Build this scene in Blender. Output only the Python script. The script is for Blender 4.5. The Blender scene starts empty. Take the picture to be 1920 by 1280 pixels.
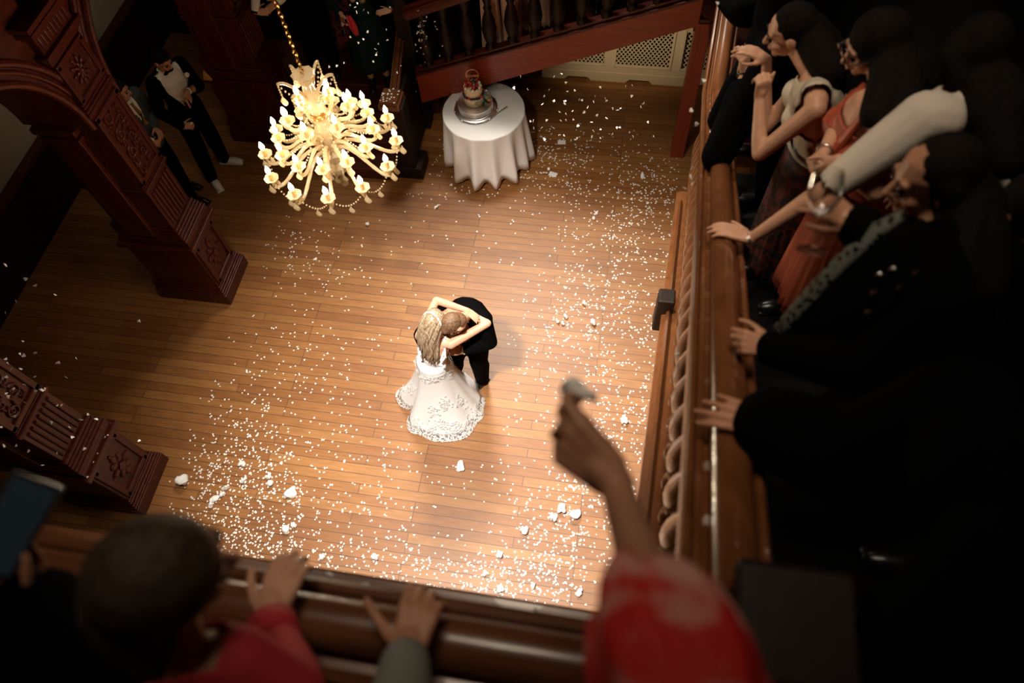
import bpy, bmesh, math, random
from mathutils import Vector as V, Matrix, Quaternion
S = bpy.context.scene
COL = S.collection
R = math.radians
random.seed(7)

# ---------------------------------------------------------------- camera
cd = bpy.data.cameras.new('camera')
cam = bpy.data.objects.new('camera', cd)
COL.objects.link(cam)
S.camera = cam
cd.sensor_width = 36.0
cd.lens = 36.0 * 1340 / 1920
cd.clip_start = 0.05
cd.dof.use_dof = True
cd.dof.focus_distance = 6.3
cd.dof.aperture_fstop = 1.5
cam.matrix_world = Matrix(((0.986360, -0.111585, 0.121009, 0.000000), (0.156144, 0.866942, -0.473319, 0.000000), (-0.052092, 0.485757, 0.872540, 6.600000), (0.000000, 0.000000, 0.000000, 1.000000)))

# ---------------------------------------------------------------- exposure, world, room lights
S.view_settings.view_transform = 'Standard'
S.view_settings.look = 'None'
S.view_settings.gamma = 1.0
S.view_settings.use_curve_mapping = False
S.view_settings.exposure = 0.0
S.cycles.use_denoising = True
S.cycles.max_bounces = 6
S.cycles.diffuse_bounces = 2
S.cycles.caustics_reflective = False
S.cycles.caustics_refractive = False
S.cycles.sample_clamp_indirect = 4.0
W = bpy.data.worlds.new('dim_hall')
S.world = W
W.use_nodes = True
W.node_tree.nodes['Background'].inputs[0].default_value = (0.02, 0.012, 0.008, 1)
W.node_tree.nodes['Background'].inputs[1].default_value = 0.10


def spot(name, loc, tgt, watts, size_deg, blend, col, rad=0.12):
    l = bpy.data.lights.new(name, 'SPOT')
    l.energy = watts
    l.spot_size = R(size_deg)
    l.spot_blend = blend
    l.color = col
    l.shadow_soft_size = rad
    o = bpy.data.objects.new(name, l)
    COL.objects.link(o)
    o.location = loc
    o.rotation_euler = (V(tgt) - V(loc)).to_track_quat('-Z', 'Y').to_euler()
    return o


def area(name, loc, tgt, watts, sx, sy, col):
    l = bpy.data.lights.new(name, 'AREA')
    l.shape = 'RECTANGLE'
    l.size, l.size_y = sx, sy
    l.energy = watts
    l.color = col
    o = bpy.data.objects.new(name, l)
    COL.objects.link(o)
    o.location = loc
    o.rotation_euler = (V(tgt) - V(loc)).to_track_quat('-Z', 'Y').to_euler()
    return o


# tall landing window / stair lamp high over the stairs at the far end
w = area('landing_window_light', (-1.7, 7.9, 7.0), (-0.45, 2.3, 0.0), 105, 1.5, 1.2, (1.0, 0.92, 0.80))
w.data.spread = R(58)
# laylight in the ceiling over the hall, and a downlight hung over the dance floor
k = area('ceiling_laylight', (-0.5, 2.0, 9.4), (-0.8, 2.3, 0), 30, 1.6, 1.6, (1.0, 0.82, 0.62))
k.data.spread = R(60)
spot('dance_floor_downlight', (-1.45, 1.0, 6.5), (-1.0, 2.70, 0), 2900, 62, 1.0, (1.0, 0.95, 0.86), 0.18)
# added unseen fill lights: under the stair flight, and in the side aisle
spot('added_under_stair_fill', (-0.20, 6.56, 1.32), (-0.10, 7.62, 0.86), 22, 92, 0.7, (1.0, 0.82, 0.56), 0.06)
spot('added_aisle_fill', (-5.1, 5.6, 3.5), (-6.7, 5.6, 1.7), 22, 120, 0.8, (1.0, 0.86, 0.66), 0.1)


# ---------------------------------------------------------------- materials
def nodes(name):
    m = bpy.data.materials.new(name)
    m.use_nodes = True
    nt = m.node_tree
    return m, nt, nt.nodes['Principled BSDF'], nt.nodes, nt.links


def mat(name, col, rough=0.6, metal=0.0, spec=0.5, sheen=0.0, var=0.0, vscale=20, emit=None, es=0, trans=0, alpha=1, bump=0, bscale=60, coat=0):
    m, nt, b, N, L = nodes(name)
    b.inputs['Base Color'].default_value = (*col, 1)
    b.inputs['Roughness'].default_value = rough
    b.inputs['Metallic'].default_value = metal
    b.inputs['Specular IOR Level'].default_value = spec
    b.inputs['Sheen Weight'].default_value = sheen
    b.inputs['Coat Weight'].default_value = coat
    if trans:
        b.inputs['Transmission Weight'].default_value = trans
    if alpha < 1:
        b.inputs['Alpha'].default_value = alpha
    if emit:
        b.inputs['Emission Color'].default_value = (*emit, 1)
        b.inputs['Emission Strength'].default_value = es
    tc = N.new('ShaderNodeTexCoord')
    if var:
        n = N.new('ShaderNodeTexNoise')
        n.inputs['Scale'].default_value = vscale
        n.inputs['Detail'].default_value = 4
        L.new(tc.outputs['Object'], n.inputs['Vector'])
        r = N.new('ShaderNodeValToRGB')
        r.color_ramp.elements[0].position = 0.3
        r.color_ramp.elements[1].position = 0.7
        r.color_ramp.elements[0].color = (*[c * (1 - var) for c in col], 1)
        r.color_ramp.elements[1].color = (*[min(1, c * (1 + var)) for c in col], 1)
        L.new(n.outputs['Fac'], r.inputs['Fac'])
        L.new(r.outputs['Color'], b.inputs['Base Color'])
    if bump:
        n2 = N.new('ShaderNodeTexNoise')
        n2.inputs['Scale'].default_value = bscale
        L.new(tc.outputs['Object'], n2.inputs['Vector'])
        bp = N.new('ShaderNodeBump')
        bp.inputs['Strength'].default_value = bump
        bp.inputs['Distance'].default_value = 0.01
        L.new(n2.outputs['Fac'], bp.inputs['Height'])
        L.new(bp.outputs['Normal'], b.inputs['Normal'])
    return m


def wood(name, c1, c2, rough=0.32, axis='Z', scale=6.0, coat=0.0, spec=0.5):
    m, nt, b, N, L = nodes(name)
    b.inputs['Roughness'].default_value = rough
    b.inputs['Coat Weight'].default_value = coat
    b.inputs['Specular IOR Level'].default_value = spec
    tc = N.new('ShaderNodeTexCoord')
    mp = N.new('ShaderNodeMapping')
    sc = {'X': (0.12, 1, 1), 'Y': (1, 0.12, 1), 'Z': (1, 1, 0.12)}[axis]
    mp.inputs['Scale'].default_value = sc
    L.new(tc.outputs['Object'], mp.inputs['Vector'])
    n = N.new('ShaderNodeTexNoise')
    n.inputs['Scale'].default_value = scale * 4
    n.inputs['Detail'].default_value = 6
    n.inputs['Distortion'].default_value = 0.8
    L.new(mp.outputs['Vector'], n.inputs['Vector'])
    r = N.new('ShaderNodeValToRGB')
    r.color_ramp.elements[0].position = 0.32
    r.color_ramp.elements[1].position = 0.70
    r.color_ramp.elements[0].color = (*c1, 1)
    r.color_ramp.elements[1].color = (*c2, 1)
    L.new(n.outputs['Fac'], r.inputs['Fac'])
    L.new(r.outputs['Color'], b.inputs['Base Color'])
    bp = N.new('ShaderNodeBump')
    bp.inputs['Strength'].default_value = 0.12
    bp.inputs['Distance'].default_value = 0.004
    L.new(n.outputs['Fac'], bp.inputs['Height'])
    L.new(bp.outputs['Normal'], b.inputs['Normal'])
    return m


def floor_mat():
    m, nt, b, N, L = nodes('oak_plank_floor')
    tc = N.new('ShaderNodeTexCoord')
    br = N.new('ShaderNodeTexBrick')
    br.offset, br.offset_frequency, br.squash = 0.37, 3, 1.0
    for k, v in (('Scale', 1.0), ('Mortar Size', 0.0028), ('Mortar Smooth', 0.2), ('Bias', 0.0), ('Brick Width', 1.55), ('Row Height', 0.097)):
        br.inputs[k].default_value = v
    br.inputs['Color1'].default_value = (0.0, 0.0, 0.0, 1)
    br.inputs['Color2'].default_value = (1.0, 1.0, 1.0, 1)
    br.inputs['Mortar'].default_value = (0.5, 0.5, 0.5, 1)
    L.new(tc.outputs['Object'], br.inputs['Vector'])
    mp = N.new('ShaderNodeMapping')
    mp.inputs['Scale'].default_value = (1.0, 11.0, 1.0)
    L.new(tc.outputs['Object'], mp.inputs['Vector'])
    g = N.new('ShaderNodeTexNoise')
    g.inputs['Scale'].default_value = 5.0
    g.inputs['Detail'].default_value = 7
    g.inputs['Distortion'].default_value = 0.5
    L.new(mp.outputs['Vector'], g.inputs['Vector'])
    big = N.new('ShaderNodeTexNoise')
    big.inputs['Scale'].default_value = 0.9
    big.inputs['Detail'].default_value = 3
    L.new(tc.outputs['Object'], big.inputs['Vector'])
    pl = N.new('ShaderNodeValToRGB')
    e = pl.color_ramp.elements
    e[0].position, e[1].position = 0.0, 1.0
    e[0].color, e[1].color = (0.275, 0.105, 0.026, 1), (0.385, 0.170, 0.047, 1)
    k = pl.color_ramp.elements.new(0.5)
    k.color = (0.33, 0.134, 0.035, 1)
    L.new(br.outputs['Color'], pl.inputs['Fac'])
    gr = N.new('ShaderNodeValToRGB')
    gr.color_ramp.elements[0].position, gr.color_ramp.elements[1].position = 0.33, 0.72
    gr.color_ramp.elements[0].color, gr.color_ramp.elements[1].color = (0.66, 0.62, 0.58, 1), (1.08, 1.08, 1.08, 1)
    L.new(g.outputs['Fac'], gr.inputs['Fac'])
    mx = N.new('ShaderNodeMix')
    mx.data_type, mx.blend_type = 'RGBA', 'MULTIPLY'
    mx.inputs[0].default_value = 0.75
    L.new(pl.outputs['Color'], mx.inputs[6])
    L.new(gr.outputs['Color'], mx.inputs[7])
    bg = N.new('ShaderNodeValToRGB')
    bg.color_ramp.elements[0].position, bg.color_ramp.elements[1].position = 0.32, 0.66
    bg.color_ramp.elements[0].color, bg.color_ramp.elements[1].color = (0.78, 0.72, 0.66, 1), (1.05, 1.05, 1.05, 1)
    L.new(big.outputs['Fac'], bg.inputs['Fac'])
    m2 = N.new('ShaderNodeMix')
    m2.data_type, m2.blend_type = 'RGBA', 'MULTIPLY'
    m2.inputs[0].default_value = 0.8
    L.new(mx.outputs[2], m2.inputs[6])
    L.new(bg.outputs['Color'], m2.inputs[7])
    m3 = N.new('ShaderNodeMix')
    m3.data_type = 'RGBA'
    L.new(br.outputs['Fac'], m3.inputs[0])
    L.new(m2.outputs[2], m3.inputs[6])
    m3.inputs[7].default_value = (0.05, 0.018, 0.007, 1)
    L.new(m3.outputs[2], b.inputs['Base Color'])
    rr = N.new('ShaderNodeMapRange')
    rr.inputs['To Min'].default_value, rr.inputs['To Max'].default_value = 0.40, 0.56
    L.new(g.outputs['Fac'], rr.inputs['Value'])
    L.new(rr.outputs['Result'], b.inputs['Roughness'])
    b.inputs['Specular IOR Level'].default_value = 0.6
    bp = N.new('ShaderNodeBump')
    bp.inputs['Strength'].default_value, bp.inputs['Distance'].default_value = 0.25, 0.002
    bp.invert = True
    L.new(br.outputs['Fac'], bp.inputs['Height'])
    L.new(bp.outputs['Normal'], b.inputs['Normal'])
    return m


def skin_mat(name, col):
    m = mat(name, col, 0.48, var=0.10, vscale=18, spec=0.4)
    b = m.node_tree.nodes['Principled BSDF']
    b.inputs['Subsurface Weight'].default_value = 0.12
    b.inputs['Subsurface Radius'].default_value = (0.02, 0.008, 0.004)
    return m


def pattern_mat(name, c1, c2, scale, rough=0.7, lo=0.48, hi=0.54):
    m, nt, b, N, L = nodes(name)
    b.inputs['Roughness'].default_value = rough
    tc = N.new('ShaderNodeTexCoord')
    v = N.new('ShaderNodeTexNoise')
    v.inputs['Scale'].default_value = scale
    v.inputs['Detail'].default_value = 2
    L.new(tc.outputs['Object'], v.inputs['Vector'])
    r = N.new('ShaderNodeValToRGB')
    r.color_ramp.elements[0].position, r.color_ramp.elements[1].position = lo, hi
    r.color_ramp.elements[0].color, r.color_ramp.elements[1].color = (*c1, 1), (*c2, 1)
    L.new(v.outputs['Fac'], r.inputs['Fac'])
    L.new(r.outputs['Color'], b.inputs['Base Color'])
    return m


def lace_mat(name, col, scale, thr=0.42):
    m, nt, b, N, L = nodes(name)
    b.inputs['Base Color'].default_value = (*col, 1)
    b.inputs['Roughness'].default_value = 0.8
    tc = N.new('ShaderNodeTexCoord')
    v = N.new('ShaderNodeTexVoronoi')
    v.inputs['Scale'].default_value = scale
    L.new(tc.outputs['Object'], v.inputs['Vector'])
    r = N.new('ShaderNodeValToRGB')
    r.color_ramp.elements[0].position, r.color_ramp.elements[1].position = thr - 0.08, thr
    r.color_ramp.elements[0].color, r.color_ramp.elements[1].color = (0, 0, 0, 1), (1, 1, 1, 1)
    L.new(v.outputs['Distance'], r.inputs['Fac'])
    L.new(r.outputs['Color'], b.inputs['Alpha'])
    return m


def hair_mat(name, c1, c2, scale=90, rough=0.38):
    m, nt, b, N, L = nodes(name)
    b.inputs['Roughness'].default_value = rough
    tc = N.new('ShaderNodeTexCoord')
    mp = N.new('ShaderNodeMapping')
    mp.inputs['Scale'].default_value = (1, 1, 0.12)
    L.new(tc.outputs['Object'], mp.inputs['Vector'])
    n = N.new('ShaderNodeTexNoise')
    n.inputs['Scale'].default_value = scale
    n.inputs['Detail'].default_value = 4
    L.new(mp.outputs['Vector'], n.inputs['Vector'])
    r = N.new('ShaderNodeValToRGB')
    r.color_ramp.elements[0].position, r.color_ramp.elements[1].position = 0.35, 0.65
    r.color_ramp.elements[0].color, r.color_ramp.elements[1].color = (*c1, 1), (*c2, 1)
    L.new(n.outputs['Fac'], r.inputs['Fac'])
    L.new(r.outputs['Color'], b.inputs['Base Color'])
    bp = N.new('ShaderNodeBump')
    bp.inputs['Strength'].default_value, bp.inputs['Distance'].default_value = 0.25, 0.003
    L.new(n.outputs['Fac'], bp.inputs['Height'])
    L.new(bp.outputs['Normal'], b.inputs['Normal'])
    return m


def crystal_mat():
    m, nt, b, N, L = nodes('warm_cut_glass')
    b.inputs['Base Color'].default_value = (0.48, 0.38, 0.25, 1)
    b.inputs['Roughness'].default_value = 0.12
    b.inputs['Specular IOR Level'].default_value = 0.9
    t = N.new('ShaderNodeBsdfTranslucent')
    t.inputs['Color'].default_value = (0.40, 0.32, 0.20, 1)
    tr = N.new('ShaderNodeBsdfTransparent')
    tr.inputs['Color'].default_value = (1.0, 0.9, 0.72, 1)
    a = N.new('ShaderNodeMixShader')
    a.inputs[0].default_value = 0.35
    L.new(b.outputs[0], a.inputs[1])
    L.new(t.outputs[0], a.inputs[2])
    c = N.new('ShaderNodeMixShader')
    c.inputs[0].default_value = 0.45
    L.new(a.outputs[0], c.inputs[1])
    L.new(tr.outputs[0], c.inputs[2])
    L.new(c.outputs[0], N['Material Output'].inputs['Surface'])
    return m


M = {}
M['floor'] = floor_mat()
M['mahog'] = wood('red_mahogany', (0.040, 0.005, 0.0022), (0.088, 0.012, 0.0048), 0.36, 'Z', spec=0.4)
M['mahog_y'] = wood('red_mahogany_long', (0.040, 0.005, 0.0022), (0.088, 0.012, 0.0048), 0.36, 'Y', spec=0.4)
M['beam'] = wood('red_stained_beam', (0.21, 0.024, 0.008), (0.30, 0.046, 0.015), 0.38, 'X')
M['beamz'] = wood('red_stained_post', (0.21, 0.024, 0.008), (0.30, 0.046, 0.015), 0.38, 'Z')
M['dark'] = wood('dark_walnut', (0.007, 0.003, 0.0016), (0.018, 0.007, 0.003), 0.5, 'Z', spec=0.25)
M['darkx'] = wood('dark_walnut_tread', (0.05, 0.010, 0.005), (0.09, 0.02, 0.009), 0.4, 'X')
M['rail'] = wood('polished_rail_wood', (0.125, 0.042, 0.014), (0.19, 0.068, 0.023), 0.24, 'Y', coat=0.5, scale=3.0)
M['railx'] = wood('polished_near_rail_wood', (0.10, 0.035, 0.014), (0.17, 0.062, 0.024), 0.30, 'X', coat=0.2)
M['trimwood'] = wood('light_stringer_wood', (0.24, 0.088, 0.028), (0.34, 0.135, 0.045), 0.35, 'Y', scale=3.0)
M['cream'] = mat('cream_paint', (0.80, 0.66, 0.44), 0.5)
M['plaster'] = mat('beige_plaster', (0.42, 0.36, 0.27), 0.85, var=0.06, vscale=3)
M['black'] = mat('black_wool', (0.0022, 0.0020, 0.0022), 0.95, spec=0.03)
M['blackshoe'] = mat('black_leather', (0.008, 0.007, 0.007), 0.3)
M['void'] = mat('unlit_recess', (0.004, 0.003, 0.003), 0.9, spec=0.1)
M['linen'] = mat('white_linen', (0.90, 0.87, 0.84), 0.85, spec=0.2, bump=0.05, bscale=300)
M['silver'] = mat('silver_plate', (0.90, 0.87, 0.82), 0.30, 1.0)
M['crystal'] = crystal_mat()
M['candle'] = mat('amber_candle_sleeve', (0.45, 0.20, 0.05), 0.4)
M['bulb'] = mat('lit_candle_bulb', (1, 0.9, 0.7), 0.3, emit=(1.0, 0.82, 0.56), es=138)
M['brass'] = mat('aged_brass', (0.62, 0.34, 0.10), 0.28, 1.0)
M['paper'] = mat('white_paper', (0.88, 0.84, 0.80), 0.7, spec=0.2)


def clear_glass():
    m, nt, b, N, L = nodes('clear_glass')
    b.inputs['Base Color'].default_value = (0.95, 0.97, 1.0, 1)
    b.inputs['Roughness'].default_value = 0.05
    b.inputs['Metallic'].default_value = 0.0
    tr = N.new('ShaderNodeBsdfTransparent')
    gl = N.new('ShaderNodeBsdfGlossy')
    gl.inputs['Roughness'].default_value = 0.06
    fr = N.new('ShaderNodeLayerWeight')
    fr.inputs['Blend'].default_value = 0.35
    mx = N.new('ShaderNodeMixShader')
    L.new(fr.outputs['Facing'], mx.inputs[0])
    L.new(tr.outputs[0], mx.inputs[1])
    L.new(gl.outputs[0], mx.inputs[2])
    L.new(mx.outputs[0], N['Material Output'].inputs['Surface'])
    return m


M['glass'] = clear_glass()
M['wine'] = mat('red_wine', (0.10, 0.004, 0.006), 0.08)

# ---------------------------------------------------------------- mesh helpers
OFF = {}


def frame(d, up=(0, 0, 1)):
    d = V(d).normalized()
    u = V(up)
    x = u.cross(d)
    if x.length < 1e-4:
        x = V((1, 0, 0)).cross(d)
        if x.length < 1e-4:
            x = V((0, 1, 0)).cross(d)
    x.normalize()
    return Matrix((x, d.cross(x), d)).transposed()


def thing(name, label, cat, loc=(0, 0, 0), group=None, rz=0.0):
    o = bpy.data.objects.new(name, None)
    o.empty_display_size = 0.1
    COL.objects.link(o)
    o.location = loc
    o.rotation_euler = (0, 0, rz)
    OFF[o] = V(loc)
    o['label'], o['category'] = label, cat
    if group:
        o['group'] = group
    return o


def tag(o, label, cat, group=None, kind=None):
    o['label'], o['category'] = label, cat
    if group:
        o['group'] = group
    if kind:
        o['kind'] = kind
    return o


class MB:
    def __init__(s):
        s.b = bmesh.new()

    def _ring(s, pts):
        return [s.b.verts.new(p) for p in pts]

    def _face(s, vs):
        try:
            return s.b.faces.new(vs)
        except ValueError:
            return None

    def box(s, c, size, rot=None, taper=1.0):
        c = V(c)
        hx, hy, hz = [k / 2 for k in size]
        vs = []
        for z in (-1, 1):
            t = taper if z > 0 else 1
            for x, y in ((-1, -1), (1, -1), (1, 1), (-1, 1)):
                p = V((x * hx * t, y * hy * t, z * hz))
                if rot is not None:
                    p = rot @ p
                vs.append(s.b.verts.new(c + p))
        for f in ((3, 2, 1, 0), (4, 5, 6, 7), (0, 1, 5, 4), (1, 2, 6, 5), (2, 3, 7, 6), (3, 0, 4, 7)):
            s._face([vs[i] for i in f])
        return s

    def bar(s, p0, p1, w, h, up=(0, 0, 1)):
        p0, p1 = V(p0), V(p1)
        return s.box((p0 + p1) / 2, (w, h, (p1 - p0).length), frame(p1 - p0, up))

    def tube(s, pts, rad, seg=8, closed=False, up=(0, 0, 1), sx=1.0, caps=True):
        pts = [V(p) for p in pts]
        n = len(pts)
        if not isinstance(rad, (list, tuple)):
            rad = [rad] * n
        rings = []
        for i, p in enumerate(pts):
            a = pts[i - 1] if (i > 0 or closed) else pts[0]
            c = pts[(i + 1) % n] if (i < n - 1 or closed) else pts[-1]
            f = frame(c - a, up)
            rings.append(s._ring([p + f @ V((math.cos(2 * math.pi * k / seg) * rad[i] * sx, math.sin(2 * math.pi * k / seg) * rad[i], 0)) for k in range(seg)]))
        for i in range(n if closed else n - 1):
            A, B_ = rings[i], rings[(i + 1) % n]
            for k in range(seg):
                s._face((A[k], A[(k + 1) % seg], B_[(k + 1) % seg], B_[k]))
        if not closed and caps:
            s._face(rings[0][::-1])
            s._face(rings[-1])
        return s

    def lathe(s, prof, c=(0, 0, 0), seg=20, rot=None, sy=1.0, wob=None):
        c = V(c)
        rings = []
        for r, z in prof:
            ring = []
            for k in range(seg):
                a = 2 * math.pi * k / seg
                rr = r * (wob(a, z) if wob else 1)
                p = V((math.cos(a) * rr, math.sin(a) * rr * sy, z))
                if rot is not None:
                    p = rot @ p
                ring.append(s.b.verts.new(c + p))
            rings.append(ring)
        for A, B_ in zip(rings, rings[1:]):
            for k in range(seg):
                s._face((A[k], A[(k + 1) % seg], B_[(k + 1) % seg], B_[k]))
        if prof[0][0] > 1e-5:
            s._face(rings[0][::-1])
        if prof[-1][0] > 1e-5:
            s._face(rings[-1])
        return s

    def cap(s, p0, r0, p1, r1=None, seg=12):
        p0, p1 = V(p0), V(p1)
        r1 = r0 if r1 is None else r1
        L = max((p1 - p0).length, 1e-4)
        prof = [(1e-6, -r0)] + [(r0 * math.cos(R(a)), r0 * math.sin(R(a))) for a in (-60, -30, 0)] + [(r1 * math.cos(R(a)), L + r1 * math.sin(R(a))) for a in (0, 30, 60)] + [(1e-6, L + r1)]
        return s.lathe(prof, p0, seg, frame(p1 - p0))

    def ell(s, c, rad, rot=None, seg=14):
        a = [-90, -65, -40, -15, 10, 35, 62, 90]
        c = V(c)
        rx, ry, rz = rad
        m = Matrix.Diagonal((rx, ry, rz))
        if rot is not None:
            m = rot @ m
        return s.lathe([(max(math.cos(R(k)), 1e-6), math.sin(R(k))) for k in a], c, seg, m)

    def chain(s, pts, rads):
        for i in range(len(pts) - 1):
            s.cap(pts[i], rads[i], pts[i + 1], rads[i + 1])
        return s

    def prism(s, poly, o, ux, uy, un, depth):
        o, ux, uy, un = V(o), V(ux), V(uy), V(un)
        A = [s.b.verts.new(o + ux * x + uy * y) for x, y in poly]
        B_ = [s.b.verts.new(o + ux * x + uy * y + un * depth) for x, y in poly]
        n = len(poly)
        s._face(A[::-1])
        s._face(B_)
        for i in range(n):
            s._face((A[i], A[(i + 1) % n], B_[(i + 1) % n], B_[i]))
        return s

    def sweep(s, prof, path, side=None):
        path = [V(p) for p in path]
        rings = []
        for i, p in enumerate(path):
            d = path[min(i + 1, len(path) - 1)] - path[max(i - 1, 0)]
            x = V((d.y, -d.x, 0)).normalized()
            y = x.cross(d).normalized()
            if y.z < 0:
                y = -y
            rings.append(s._ring([p + x * a + y * b_ for a, b_ in prof]))
        n = len(prof)
        for A, B_ in zip(rings, rings[1:]):
            for k in range(n):
                s._face((A[k], A[(k + 1) % n], B_[(k + 1) % n], B_[k]))
        s._face(rings[0][::-1])
        s._face(rings[-1])
        return s

    def sheet(s, rows, closed=False):
        rs = [s._ring(r) for r in rows]
        for A, B_ in zip(rs, rs[1:]):
            m = len(A)
            for k in range(m if closed else m - 1):
                s._face((A[k], A[(k + 1) % m], B_[(k + 1) % m], B_[k]))
        return s

    def build(s, name, m, parent=None, smooth=True, bevel=0.0, vox=0.0, sm=4, cut=None, solid=0.0, sub=0, ang=40):
        off = OFF.get(parent, V((0, 0, 0)))
        bmesh.ops.recalc_face_normals(s.b, faces=s.b.faces)
        for v in s.b.verts:
            v.co -= off
        me = bpy.data.meshes.new(name)
        s.b.to_mesh(me)
        s.b.free()
        o = bpy.data.objects.new(name, me)
        COL.objects.link(o)
        if parent is not None:
            o.parent = parent
            OFF[o] = off
        else:
            OFF[o] = V((0, 0, 0))
        if vox:
            k = o.modifiers.new('r', 'REMESH')
            k.mode, k.voxel_size, k.adaptivity = 'VOXEL', vox, 0.0
            if sm:
                k = o.modifiers.new('s', 'SMOOTH')
                k.factor, k.iterations = 0.5, sm
            bake(o)
            if cut:
                b = bmesh.new()
                b.from_mesh(o.data)
                bmesh.ops.delete(b, geom=[f for f in b.faces if cut(f.calc_center_median() + off)], context='FACES')
                b.to_mesh(o.data)
                b.free()
        if sub:
            k = o.modifiers.new('sub', 'SUBSURF')
            k.levels = k.render_levels = sub
        if solid:
            k = o.modifiers.new('so', 'SOLIDIFY')
            k.thickness, k.offset = solid, 0
        if bevel:
            k = o.modifiers.new('bv', 'BEVEL')
            k.width, k.segments, k.limit_method = bevel, 2, 'ANGLE'
        if m is not None:
            o.data.materials.append(m)
        if smooth:
            for p in o.data.polygons:
                p.use_smooth = True
            if not vox and ang:
                o.data.set_sharp_from_angle(angle=R(ang))
        return o


def bake(o):
    dg = bpy.context.evaluated_depsgraph_get()
    ev = o.evaluated_get(dg)
    me = bpy.data.meshes.new_from_object(ev)
    o.modifiers.clear()
    old = o.data
    nm = old.name
    o.data = me
    bpy.data.meshes.remove(old)
    me.name = nm
    return o


def struct(o, label=None):
    o['kind'] = 'structure'
    if label:
        o['label'] = label
    return o


def dup(root, loc=None, rz=None, label=None, group=None):
    r = root.copy()
    COL.objects.link(r)
    if loc is not None:
        r.location = loc
    if rz is not None:
        r.rotation_euler = (0, 0, rz)
    if label:
        r['label'] = label
    if group:
        r['group'] = group
    OFF[r] = V(r.location)
    for ch in list(root.children):
        c = ch.copy()
        COL.objects.link(c)
        c.parent = r
        for g in ch.children:
            d = g.copy()
            COL.objects.link(d)
            d.parent = c
    return r


def lerp(a, b, t):
    return V(a) * (1 - t) + V(b) * t


def bez(p0, p1, p2, p3, n):
    p0, p1, p2, p3 = V(p0), V(p1), V(p2), V(p3)
    out = []
    for i in range(n + 1):
        t = i / n
        out.append(p0 * (1 - t) ** 3 + p1 * 3 * t * (1 - t) ** 2 + p2 * 3 * t * t * (1 - t) + p3 * t ** 3)
    return out


# ================================================================ THE ROOM
def slab(name, x0, x1, y0, y1, z0, z1, m, label=None, bevel=0):
    return struct(MB().box(((x0 + x1) / 2, (y0 + y1) / 2, (z0 + z1) / 2), (x1 - x0, y1 - y0, z1 - z0)).build(name, M[m], smooth=False, bevel=bevel), label)


slab('floor', -6.9, 2.0, -3.0, 8.2, -0.12, 0.0, 'floor')
slab('wall_back', -6.9, 2.0, 8.0, 8.2, 0.0, 6.2, 'dark')
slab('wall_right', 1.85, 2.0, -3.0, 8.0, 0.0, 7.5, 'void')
slab('wall_left', -6.9, -6.7, -3.0, 8.0, 0.0, 5.2, 'plaster')
slab('trim_1', -6.7, -6.62, -3.0, 8.0, 0.0, 0.76, 'dark')
slab('trim_2', -6.7, -6.58, -3.0, 8.0, 0.76, 0.81, 'mahog_y')
slab('floor_gallery', -6.0, 0.24, -2.6, 0.30, 3.95, 4.15, 'dark')
slab('floor_gallery_side', 0.24, 1.85, -2.6, 0.42, 3.95, 4.15, 'dark')


# ---- arcade between the carved pillars
PY_A, PY_B, PY_C = 3.93, 1.54, 6.33
SPR, RAD, TOPZ = 2.56, 0.955, 4.1


def arcade():
    m = MB()
    for yc in ((PY_A + PY_B) / 2, (PY_A + PY_C) / 2, PY_B - 1.195):
        n = 28
        for x0, x1 in ((-4.86, -4.26),):
            rows = []
            arc = [(yc + RAD * math.cos(math.pi * i / n), SPR + RAD * math.sin(math.pi * i / n)) for i in range(n + 1)]
            yy = [yc + 1.195 * (1 - 2 * i / n) for i in range(n + 1)]
            rows.append([V((x1, a[0], a[1])) for a in arc])
            rows.append([V((x1, y, TOPZ)) for y in yy])
            rows.append([V((x0, y, TOPZ)) for y in yy])
            rows.append([V((x0, a[0], a[1])) for a in arc])
            rows.append([V((x1, a[0], a[1])) for a in arc])
            m.sheet(rows)
    struct(m.build('wall_arcade', M['mahog_y'], ang=30))
    k = 3
    for yc in ((PY_A + PY_B) / 2, (PY_A + PY_C) / 2):
        m = MB()
        for rr, xx, tr in ((RAD + 0.02, -4.24, 0.03), (RAD + 0.10, -4.25, 0.018), (RAD + 0.16, -4.24, 0.028)):
            m.tube([(xx, yc + rr * math.cos(math.pi * i / 30), SPR + rr * math.sin(math.pi * i / 30)) for i in range(31)], tr, 8, up=(1, 0, 0))
        struct(m.build('trim_%d' % k, M['mahog_y']))
        k += 1
    struct(MB().box((-4.56, 3.9, TOPZ + 0.1), (0.72, 7.6, 0.2)).build('trim_%d' % k, M['mahog_y'], bevel=0.02))


arcade()


def scroll(m, cy, cz, x, s, hand, turns=1.6):
    pts, rd = [], []
    n = 22
    for i in range(n + 1):
        t = i / n
        a = t * turns * 2 * math.pi
        r = s * (1 - 0.85 * t)
        pts.append((x, cy + hand * r * math.sin(a), cz + r * math.cos(a)))
        rd.append(0.016 * s / 0.08 * (1 - 0.5 * t))
    m.tube(pts, rd, 6, up=(1, 0, 0))


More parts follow.
